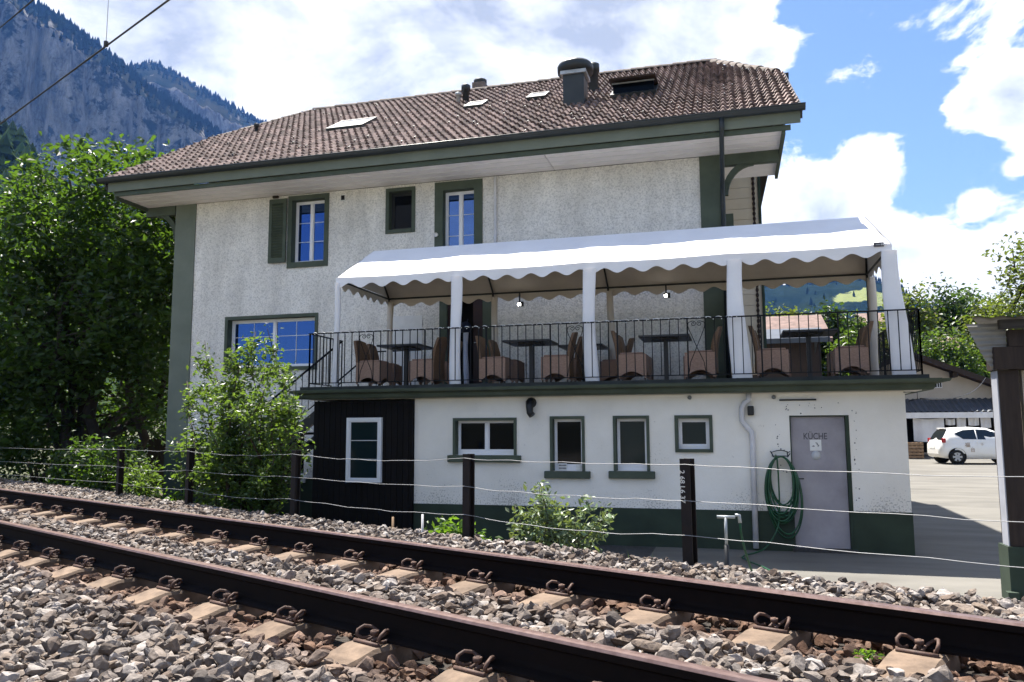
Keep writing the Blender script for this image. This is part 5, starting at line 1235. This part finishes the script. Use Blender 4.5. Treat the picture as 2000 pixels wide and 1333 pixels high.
def tree(name, label, base, lobes, nclump, per, lsize, m, trunk_r, stems=1, cr=.28, group=None, seed=1, cat='tree', spread=.6, core=.55, tipscale=.9):
    """lobes: (cx,cy,cz,rx,ry,rz) crown volumes; leaves gather in clumps near their surfaces"""
    r_ = np.random.default_rng(seed); e = empty(name, tuple(base), label, cat, group)
    base = np.array(base, float); vol = np.array([l[3]*l[4]*l[5] for l in lobes])**(2/3); pick = r_.choice(len(lobes), nclump, p=vol/vol.sum())
    L_ = np.array(lobes)[pick]; d = r_.normal(size=(nclump, 3)); d /= np.linalg.norm(d, axis=1)[:, None]
    rad = core+(1.06-core)*r_.random(nclump)**.55
    Cc = L_[:, :3]+d*L_[:, 3:]*rad[:, None]
    P = Cc.repeat(per, 0)+np.clip(r_.normal(0, 1, (nclump*per, 3)), -1.9, 1.9)*cr*np.array([1, 1, .75])*r_.uniform(.6, 1.3, (nclump, 1)).repeat(per, 0)
    P = P[P[:, 2] > base[2]+.15]
    leaves('crown', P, lsize, m, e)
    t = MB(); top = max(l[2] for l in lobes); k = 0
    for s in range(stems):
        l = lobes[s % len(lobes)]; a = 2*math.pi*s/max(stems, 1); b0 = base+np.array([math.cos(a), math.sin(a), 0])*(trunk_r*1.2 if stems > 1 else 0)
        tip = np.array([l[0]+r_.normal(0, .3)*l[3]*spread, l[1]+r_.normal(0, .3)*l[4]*spread, l[2]+l[5]*.55])
        B = bend(b0, tip, 9, .35, seed*31+s); rr = np.linspace(trunk_r, trunk_r*.12, 9); t.tube(B, list(rr), 8)
        near = np.argsort(np.linalg.norm(Cc-(b0+tip)/2, axis=1))
        for c_ in Cc[r_.choice(nclump, min(nclump, 26 if stems < 4 else 10), replace=False)]:
            j = r_.integers(3, 8); st = B[j]; en = st+(c_-st)*.92
            if np.linalg.norm(en-st) < max(l[3], l[4])*2.2: t.tube(bend(st, en, 5, .3, int(r_.integers(1e6)), .1), list(np.linspace(rr[j]*.55, .012*(trunk_r/.15), 5)), 5)
    t.build('trunk', bark, e); return e
# the big tree left of the house
bx, by = -16.6, 17.6
lob = [(-16.9, 17.4, 7.6, 1.9, 1.8, 2.0), (-15.0, 17.0, 7.2, 1.6, 1.6, 2.0), (-18.7, 17.8, 6.9, 1.9, 1.8, 2.0), (-14.3, 16.6, 5.2, 1.5, 1.4, 2.0), (-16.6, 16.4, 5.2, 2.2, 1.6, 2.4), (-18.9, 16.8, 4.6, 2.0, 1.7, 2.4), (-17.4, 18.2, 3.2, 2.4, 1.8, 1.8), (-13.9, 17.6, 3.4, 1.2, 1.4, 1.9), (-20.6, 18.5, 5.5, 2.0, 2.0, 2.8), (-15.6, 18.8, 6.4, 2.2, 1.6, 2.4), (-20.4, 17.2, 2.6, 2.2, 1.6, 2.0), (-18.2, 16.6, 2.2, 1.5, 1.1, 1.3), (-13.6, 16.4, 6.4, 1.0, 1.0, 1.4)]
tree('broadleaf_tree', 'dense many-stemmed green tree filling the left edge beside the house', (bx, by, 0), lob, 2900, 14, .20, leaf_tree, .17, 10, .24, seed=3, core=.66)
tree('shade_tree', 'darker tree behind the many-stemmed tree at the far left', (-23, 24, 0), [(-23, 24, 6, 4.2, 3, 4), (-19, 25, 5, 3, 2.5, 4), (-27, 24, 5.5, 4, 3, 4), (-16.5, 26, 4, 2.6, 2.2, 3.4)], 1300, 12, .2, leaf_tree2, .25, 4, .45, seed=5)
tree('hedge', 'dark hedge closing the shade below the big tree at the far left', (-22, 21, 0), [(-24+1.3*k, 21.5+.3*(k%3), 1.3, 1.1, .9, 1.3) for k in range(8)], 900, 12, .16, leaf_tree2, .06, 8, .3, seed=15, cat='hedge')
# shrubs behind the fence
def shrub(name, label, base, tips, nleaf, lsize, m, wob=.3, r0=.018, cat='shrub', lo=.3, scat=.09, seed=1, side=5):
    r_ = np.random.default_rng(seed); e = empty(name, tuple(base), label, cat); t = MB(); Pl = []
    base = np.array(base, float)
    for i, q in enumerate(tips):
        b0 = base+np.array([r_.normal(0, .08), r_.normal(0, .08), 0]); B = bend(b0, q, 10, wob, seed*77+i); t.tube(B, list(np.linspace(r0, r0*.22, 10)), 5)
        segs = [(B, 1.)]
        for k in range(side):
            j = int(r_.integers(3, 9)); L_ = np.linalg.norm(np.array(q)-b0); d = r_.normal(size=3); d[2] = abs(d[2])*.8; d /= np.linalg.norm(d)
            S2 = bend(B[j], B[j]+d*L_*r_.uniform(.06, .17), 5, .3, int(r_.integers(1e6))); t.tube(S2, list(np.linspace(r0*.35, r0*.15, 5)), 4); segs.append((S2, .5))
        for S2, w in segs:
            n = int(nleaf/len(tips)*(w/(1+.5*side))); u = (lo if w == 1 else .1)+(1-(lo if w == 1 else .1))*r_.random(n)**.8
            x = u*(len(S2)-1); i0 = np.minimum(x.astype(int), len(S2)-2); f_ = (x-i0)[:, None]; Pl.append(S2[i0]*(1-f_)+S2[i0+1]*f_+r_.normal(0, scat, (n, 3)))
    t.build('stem', twig, e); P = np.concatenate(Pl); P = P[P[:, 2] > base[2]+.03]
    leaves('foliage', P, lsize, m, e, .3, .5); return e
def at_d(px, py, d): q = ray(px, py); return CAM+q*d/(q@RN)
def base_at(px, d):
    p = at_d(px, 1000, d); return np.array([p[0], p[1], float(ground_z(p[0], p[1]))-.03])
b = base_at(485, 6.5); r_ = np.random.default_rng(11); tips = []
for px, py in [(400, 665), (378, 715), (365, 745), (420, 730), (440, 715), (470, 690), (500, 648), (522, 642), (495, 690), (520, 720), (540, 715), (560, 735), (575, 765), (598, 795), (610, 830), (600, 860), (345, 862), (375, 850), (352, 905), (390, 800), (430, 780), (470, 760), (520, 780), (555, 800), (400, 900), (450, 860), (580, 880), (540, 870), (420, 830), (500, 850), (460, 920), (390, 930)]:
    q = at_d(px, py, 6.35+r_.normal(0, .28)); tips.append(q)
shrub('tall_shrub', 'tall loose green shrub behind the fence left of the black porch', b, tips, 16500, .085, leaf_shrub, .28, .022, seed=2, lo=.2, scat=.07, side=6)
b = base_at(1092, 6.7); tips = [at_d(px, py, 6.7+r_.normal(0, .14)) for px, py in [(1058, 948), (1085, 972), (1005, 985), (1020, 1000), (1040, 985), (1110, 985), (1150, 978), (1175, 992), (1188, 1000), (1030, 1030), (1165, 1030), (1100, 1010), (1070, 1000), (1130, 1000), (1060, 970), (1015, 1015)]]
shrub('rose_bush', 'pale leaved rose bush in front of the green annexe plinth', b, tips, 2100, .075, leaf_rose, .3, .012, seed=4, lo=.58, scat=.055, side=4)
b = base_at(895, 6.75); tips = [at_d(px, py, 6.75+r_.normal(0, .12)) for px, py in [(835, 1050), (850, 1035), (870, 1024), (890, 1028), (905, 1030), (925, 1042), (940, 1048), (960, 1062), (860, 1048), (880, 1045), (915, 1050)]]
shrub('low_plant', 'low bright green plant at the foot of the middle fence post', b, tips, 2200, .085, leaf_low, .2, .007, seed=6, lo=.2, scat=.06, cat='plant', side=3)
b = base_at(195, 6.7); tips = [at_d(px, py, 6.5+r_.normal(0, .3)) for px, py in [(105, 910), (115, 895), (130, 885), (150, 876), (170, 870), (190, 870), (215, 870), (225, 885), (110, 925), (140, 905), (180, 890), (210, 900), (160, 930), (200, 930), (125, 940)]]
shrub('leafy_bush', 'broad leafy bush under the big tree beside the ballast', b, tips, 4200, .11, leaf_tree, .25, .014, seed=8, lo=.3, scat=.12, side=4)
b = base_at(262, 6.3); tips = [at_d(px, py, 6.05+r_.normal(0, .2)) for px, py in [(245, 865), (262, 880), (280, 900), (300, 905), (308, 920), (250, 915), (235, 930), (270, 925), (290, 935)]]
shrub('small_shrub', 'small light green shrub between the leafy bush and the house corner', b, tips, 1500, .085, leaf_shrub, .3, .01, seed=9, scat=.08, side=4)
for i, (px, d, tp_, lab) in enumerate(((275, 6.55, [(245, 955), (260, 948), (280, 950), (300, 955), (320, 965)], 'low green weeds below the small light shrub'), (345, 6.5, [(335, 970), (345, 966), (358, 972), (325, 976)], 'small tuft of bright weeds left of the tall shrub'))):
    b = base_at(px, d); shrub('weeds', lab, b, [at_d(x, y, d+r_.normal(0, .1)) for x, y in tp_], 420, .085, leaf_low, .2, .006, seed=20+i, lo=.1, scat=.05, cat='plant', side=2)
b = sd(-1.25, 3.95, .66); shrub('weed_tuft', 'tiny green weed growing in the ballast between the rails', b, [b+np.array([r_.normal(0, .05), r_.normal(0, .05), .05]) for _ in range(6)], 130, .028, leaf_low, .2, .003, seed=33, lo=.3, scat=.018, cat='plant', side=1)
# thin grass along the ballast edge
n = 1500; s_ = r_.uniform(-16, -1.5, n); d_ = 6.25+.4*smooth(-6, -12, RD[0]*s_+RN[0]*6)+r_.normal(0, .14, n); B = np.c_[RD[0]*s_+RN[0]*d_, RD[1]*s_+RN[1]*d_]; z_ = ground_z(B[:, 0], B[:, 1]); h = r_.uniform(.05, .22, n)*(r_.random(n) < .5)+.05
a_ = r_.uniform(0, 6.28, n); lx = r_.normal(0, .06, n); ly = r_.normal(0, .06, n); w_ = .005
V = np.stack([np.c_[B[:, 0]-w_*np.cos(a_), B[:, 1]-w_*np.sin(a_), z_-.02], np.c_[B[:, 0]+w_*np.cos(a_), B[:, 1]+w_*np.sin(a_), z_-.02], np.c_[B[:, 0]+lx, B[:, 1]+ly, z_+h]], 1)
o = put('grass', np_mesh('grass', V, np.arange(3*n).reshape(n, 3), grass_m)); tag(o, 'thin grass blades along the edge of the ballast', 'grass', kind='stuff')
# dry twig and thin marker stakes beside the track
for px, y1, lab in ((767, 1010, 'thin wooden stake in front of the black porch'), (825, 1005, 'thin white stake at the left end of the green plinth')):
    p = at_d(px, 1045, 6.5); t_ = at_d(px, y1, 6.5); MB().tube([(p[0], p[1], float(ground_z(p[0], p[1]))-.03), (p[0], p[1], t_[2])], .013, 6).build('marker_stake', pallet_m if px < 800 else pipe_white, None, lab, 'stake')
# far trees
def ftree(px, ytop, w, Y, label, m, seed, n=650, ls=.34):
    t_ = atY(px, ytop, Y); gz_ = float(ground_z(t_[0], Y)); k = w/ (F_PX/ (Y*1.03)); H = t_[2]-gz_; R_ = k/2; r2 = np.random.default_rng(seed)
    lobes_ = [(t_[0], Y, gz_+H*.62, R_*.75, R_*.7, H*.36)]+[(t_[0]+r2.normal(0, .5)*R_, Y+r2.normal(0, .4)*R_, gz_+H*r2.uniform(.4, .78), R_*.45, R_*.45, H*.2) for _ in range(6)]
    tree('far_tree', label, (t_[0], Y, gz_), lobes_, n, 9, ls, m, .16, 1, .5*R_/2.5+.15, 'trees beyond the yard', seed=seed)
ftree(1462, 592, 90, 58, 'round tree behind the left end of the brown tile roof', leaf_far, 41); ftree(1520, 610, 70, 60, 'low light green tree above the brown tile roof', leaf_far2, 42); ftree(1560, 612, 70, 70, 'pale green tree at the right end of the brown tile roof', leaf_far2, 43)
ftree(1612, 600, 75, 52, 'dark round tree right of the brown tile roof', leaf_tree2, 44); ftree(1665, 612, 70, 60, 'tree behind the rear right tent leg', leaf_far, 45); ftree(1650, 655, 60, 46, 'bush below the rear right tent leg', leaf_far, 46, 400)
ftree(1778, 560, 80, 60, 'tall light green tree right of the tent', leaf_far2, 47, 900); ftree(1830, 556, 95, 66, 'tall dark tree behind the annexe corner', leaf_tree2, 48, 900); ftree(1890, 568, 75, 70, 'slender tree with an open top left of the shed', leaf_far, 49, 800)
ftree(1850, 640, 100, 56, 'leafy bush above the barn roof', leaf_far, 50, 700, .28); ftree(1800, 620, 70, 75, 'dark conical tree behind the side railing', leaf_tree2, 51)
ftree(1935, 585, 90, 60, 'broad light green tree behind the shed roof', leaf_far2, 52, 800)
ftree(1480, 625, 60, 50, 'small bush at the left end of the brown tile roof', leaf_far, 53, 400)
t_ = atY(1985, 480, 26); gz_ = float(ground_z(t_[0], 26))
tree('yard_tree', 'tree with thin spreading twigs at the right edge of the sky', (t_[0]+.9, 26, gz_), [(t_[0]+.5, 26, t_[2]-.9, 1.1, 1.2, .5), (t_[0]-.15, 26, t_[2]-.15, .7, .5, .22), (t_[0]+.1, 26, t_[2]-2.0, 1.0, 1.0, .7), (t_[0]+1.3, 26, t_[2]-.6, 1.5, 1.4, 1.3), (t_[0]+1.0, 26, t_[2]-2.6, 1.6, 1.4, .9)], 420, 10, .15, leaf_far2, .12, 5, .18, seed=60)
# dark board fence and white van half hidden on the left
bf = empty('board_fence', (-14.5, 20.5, 0), 'dark board fence between the big tree and the house corner', 'fence')
for k in range(22): MB().box(-17.2+k*.22, -17.0+k*.22, 20.5, 20.53, -.1, 1.55).build('board', brownwood, bf)
p, q = atY(160, 866, 22.5), atY(242, 860, 22.5)
vz = float(ground_z(p[0], 23)); van = empty('white_van', ((p[0]+q[0])/2, 23, vz), 'white vehicle mostly hidden behind the leafy bush', 'van')
m = MB(); x0, x1, zt = p[0]-.6, q[0]+.6, q[2]
m.prism([(x0, vz+.35), (x1, vz+.35), (x1, vz+.95), (x1-.25, zt-.10), (x1-.6, zt), (x0+.4, zt), (x0+.1, zt-.08), (x0, vz+.9)], 'y', 22.5, 24.2); m.build('body', carpaint, van)
MB().prism([(x0+.25, vz+.95), (x1-.15, vz+.95), (x1-.35, zt-.16), (x0+.35, zt-.16)], 'y', 22.485, 22.4995).build('side_window', carglass, van)
for x in (x0+.6, x1-.6): MB().lathe([(0, 0), (.32, 0), (.32, .2)], 18, (x, 22.49, vz+.33), 'y').build('wheel', rubber, van)

# ------------------------------------------------------------------ mountains
def vnoise(x, y, seed):
    xi, yi = np.floor(x).astype(int), np.floor(y).astype(int); xf, yf = x-xi, y-yi; u, v = xf*xf*(3-2*xf), yf*yf*(3-2*yf)
    def h(a, b): k = (a*374761393+b*668265263+seed*974634777) & 0xffffffff; k = ((k ^ (k >> 13))*1274126177) & 0xffffffff; return ((k ^ (k >> 16)) & 0xffff)/65535.
    return (h(xi, yi)*(1-u)+h(xi+1, yi)*u)*(1-v)+(h(xi, yi+1)*(1-u)+h(xi+1, yi+1)*u)*v
def fbm(x, y, seed, oct=5):
    s = 0; a = .5
    for o_ in range(oct): s = s+a*(vnoise(x, y, seed+o_)-.5); x = x*2.03; y = y*2.03; a *= .52
    return s
def mountain(name, th, el, r0, r1, prof, m, seed, amp, nt=240, nv=90, zb=-2):
    T = np.radians(np.linspace(th[0], th[-1], nt)); E_ = np.interp(np.degrees(T), th, el); v = np.linspace(0, 1, nv)
    g = np.interp(v, prof[0], prof[1]); hz = np.interp(v, prof[0], prof[2])
    TT, VV = np.meshgrid(T, v); rr = r0+(r1-r0)*g[:, None]+0*TT
    zR = r1*np.tan(np.radians(E_))[None, :]
    rib = fbm(TT*140, VV*3+seed, seed, 5); big = fbm(TT*22, VV*4, seed+9, 5)
    env = np.sin(np.pi*np.clip(VV, 0, 1))**.6
    rr = rr+amp*(1.6*rib+2.2*big)*env
    Z = zb+(zR+CAM[2]-zb)*hz[:, None]*(1+.0*TT)+amp*.5*fbm(TT*60, VV*14, seed+4)*env
    Z[-1] += r1*.004*fbm(np.degrees(T)*3, T*0, seed+2, 5)*2
    X, Y = rr*np.sin(TT), rr*np.cos(TT)
    # back side so that it is a solid hill
    Xb, Yb, Zb = (r1+600)*np.sin(T), (r1+600)*np.cos(T), np.full(nt, zb)
    P = np.concatenate([np.dstack([X, Y, Z]), np.dstack([Xb, Yb, Zb])], 0)
    o = put(name, np_mesh(name, P, grid_faces(*P.shape[:2]), m, True)); tag(o, kind='structure'); return P
def mountain_mat(name, rock, rock2, veg, veg2, sl0, sl1, meadow=None):
    m = mat(name, veg, veg2, .012, 8, 1, spec=0, bump=.8, bscale=.09, bdist=6, lo=.4, hi=.6); N, L, b = nodes_of(m); src = b.inputs['Base Color'].links[0].from_socket
    tc = [n for n in N if n.type == 'TEX_COORD'][0]; g = N.new('ShaderNodeNewGeometry'); sx = N.new('ShaderNodeSeparateXYZ'); L.new(g.outputs['True Normal'], sx.inputs[0])
    mp = N.new('ShaderNodeMapping'); mp.inputs['Scale'].default_value = (1, 1, .35); L.new(tc.outputs['Object'], mp.inputs[0])
    n1 = N.new('ShaderNodeTexNoise'); n1.inputs['Scale'].default_value = .035; n1.inputs['Detail'].default_value = 12; n1.inputs['Roughness'].default_value = .82; L.new(mp.outputs[0], n1.inputs['Vector'])
    n2 = N.new('ShaderNodeTexNoise'); n2.inputs['Scale'].default_value = .016; n2.inputs['Detail'].default_value = 12; n2.inputs['Roughness'].default_value = .78; L.new(tc.outputs['Object'], n2.inputs['Vector'])
    rk = N.new('ShaderNodeMixRGB'); rk.inputs[1].default_value = (*rock, 1); rk.inputs[2].default_value = (*rock2, 1)
    r0 = N.new('ShaderNodeMapRange'); r0.inputs[1].default_value = .38; r0.inputs[2].default_value = .62; L.new(n1.outputs['Fac'], r0.inputs[0]); L.new(r0.outputs[0], rk.inputs[0])
    ad = N.new('ShaderNodeMath'); ad.operation = 'MULTIPLY_ADD'; ad.inputs[1].default_value = -3.2; ad.inputs[2].default_value = 1.6; L.new(n2.outputs['Fac'], ad.inputs[0])
    ab = N.new('ShaderNodeMath'); ab.operation = 'ABSOLUTE'; L.new(sx.outputs[2], ab.inputs[0]); sm = N.new('ShaderNodeMath'); sm.operation = 'ADD'; L.new(ab.outputs[0], sm.inputs[0]); L.new(ad.outputs[0], sm.inputs[1])
    r1 = N.new('ShaderNodeMapRange'); r1.inputs[1].default_value = sl0; r1.inputs[2].default_value = sl1; L.new(sm.outputs[0], r1.inputs[0])
    mx = N.new('ShaderNodeMixRGB'); L.new(r1.outputs[0], mx.inputs[0]); L.new(rk.outputs[0], mx.inputs[1]); L.new(src, mx.inputs[2]); col = mx.outputs[0]
    for c_, rad, cl in (meadow or []):
        vm = N.new('ShaderNodeVectorMath'); vm.operation = 'DISTANCE'; vm.inputs[1].default_value = c_; L.new(tc.outputs['Object'], vm.inputs[0])
        a2 = N.new('ShaderNodeMath'); a2.operation = 'MULTIPLY_ADD'; a2.inputs[1].default_value = rad*1.6; L.new(n2.outputs['Fac'], a2.inputs[0]); L.new(vm.outputs['Value'], a2.inputs[2])
        r3 = N.new('ShaderNodeMapRange'); r3.inputs[1].default_value = rad*1.7; r3.inputs[2].default_value = rad*1.8; r3.inputs[3].default_value = 1; r3.inputs[4].default_value = 0; L.new(a2.outputs[0], r3.inputs[0])
        m3 = N.new('ShaderNodeMixRGB'); m3.inputs[2].default_value = (*cl, 1); L.new(r3.outputs[0], m3.inputs[0]); L.new(col, m3.inputs[1]); col = m3.outputs[0]
    L.new(col, b.inputs['Base Color']); return m
cliff_m = mountain_mat('cliff_and_forest', (.045, .045, .045), (.33, .305, .275), (.008, .014, .009), (.030, .030, .018), .20, .44)
cprof = ([0, .30, .40, .72, .80, 1], [0, .55, .62, .72, .80, 1], [0, .34, .44, .84, .90, 1])
MF = mountain('mountain', [-85, -70, -60, -52, -49.8, -48.1, -46, -43.9, -42.5, -41, -38, -35, -30, -24], [20, 24, 27, 27, 26.5, 25.6, 24.85, 23.8, 23.1, 22.0, 20.6, 19.2, 15, 8], 900, 1650, cprof, cliff_m, 5, 38)
MBk = mountain('mountain', [-60, -50, -44, -42.5, -41.1, -39.5, -37.4, -35.5, -33.6, -30, -26.8, -20, -10, -2, 4], [15, 18, 21.8, 23.0, 23.65, 23.35, 22.4, 21.7, 20.9, 19.6, 18, 15.5, 12.5, 10.8, 9], 1250, 2150, cprof, cliff_m, 15, 42)
mc = atY(1712, 580, 1330)
hill_m = mountain_mat('forest_hill', (.16, .15, .13), (.28, .26, .22), (.006, .012, .008), (.012, .020, .011), -3, -2.9, [((mc[0], mc[1], mc[2]), 62, (.17, .19, .07))])
hprof = ([0, .5, 1], [0, .5, 1], [0, .55, 1])
MH = mountain('hill', [-14, -6, 1, 5, 8.8, 10.9, 12.1, 16, 22, 30, 45], [10.8, 10.4, 9.9, 9.85, 9.9, 9.05, 7.9, 6.9, 6.2, 5.6, 4.5], 800, 1500, hprof, hill_m, 25, 26)
near_m = mountain_mat('wooded_slope', (.05, .06, .03), (.07, .075, .04), (.022, .040, .015), (.050, .068, .026), -.9, -.6)
MN = mountain('wooded_slope', [-95, -75, -58, -52, -49.5, -47.5, -45, -41, -36], [10, 15, 19, 19.5, 18.5, 16.3, 13.6, 11, 7], 230, 520, hprof, near_m, 33, 16, 140, 60)
def conifers(name, label, M, n, v0, v1, h0, h1, seed, m, wd=.24, ridge=.5):
    r_ = np.random.default_rng(seed); hgt, w = M.shape[:2]; hgt -= 1; n1 = int(n*ridge)
    vi = np.concatenate([np.full(n1, hgt-1)-r_.integers(0, 3, n1), (hgt*(v0+(v1-v0)*r_.random(n-n1))).astype(int)]); ti = r_.integers(0, w, n)
    P = M[np.clip(vi, 0, hgt-1), ti]; ang = r_.uniform(-.5, .5, n); P = P+np.c_[r_.normal(0, 4, n), r_.normal(0, 4, n), np.full(n, -2.)]
    H = r_.uniform(h0, h1, n); k = 6; a = np.arange(k)*2*np.pi/k; ring = np.c_[np.cos(a), np.sin(a), 0*a]
    V = []; F = []
    tv = np.concatenate([ring*np.array([wd, wd, 0])+[0, 0, .08], [[0, 0, .70]], ring*np.array([wd*.68, wd*.68, 0])+[0, 0, .42], [[0, 0, 1.0]]])
    tf = [(i, (i+1) % k, k) for i in range(k)]+[(k+1+i, k+1+(i+1) % k, 2*k+1) for i in range(k)]
    VV = P[:, None, :]+tv[None]*H[:, None, None]*r_.uniform(.8, 1.2, (n, 1, 1)); F = (np.array(tf)[None]+len(tv)*np.arange(n)[:, None, None]).reshape(-1, 3)
    o = put(name, np_mesh(name, VV, F, m)); tag(o, label, 'forest', kind='stuff')
conifers('conifer_forest', 'dark conifers along the crest of the left mountain', MF, 4200, .70, .99, 9, 19, 1, conifer_m, ridge=.28)
conifers('conifer_forest', 'conifers on the farther misty ridge', MBk, 2400, .76, .99, 10, 18, 2, conifer_m, ridge=.35)
conifers('conifer_forest', 'dark forest covering the hill behind the terrace', MH, 1300, .5, .97, 8, 13, 3, conifer_m, ridge=.8)
conifers('hillside_trees', 'rounded green trees on the near wooded slope', MN, 1500, .3, 1, 8, 13, 4, mat('slope_trees', (.035, .060, .018), (.06, .085, .03), .03, 4, 1, spec=0, rnd=(.6, 1.4)), .42, .2)

# ------------------------------------------------------------------ haze
hz = MB(); hz.box(-3700, 3700, -3700, 3700, -60, 1150)
hm = bpy.data.materials.new('haze'); hm.use_nodes = True; nt = hm.node_tree; nt.nodes.clear()
ho = nt.nodes.new('ShaderNodeOutputMaterial'); pv = nt.nodes.new('ShaderNodeVolumePrincipled'); pv.inputs['Color'].default_value = (.14, .36, 1, 1); pv.inputs['Density'].default_value = .000065; pv.inputs['Anisotropy'].default_value = .2
nt.links.new(pv.outputs[0], ho.inputs['Volume'])
HAZE = True
if HAZE: tag(hz.build('haze', hm), 'thin blue haze in the valley air', 'haze', kind='stuff')
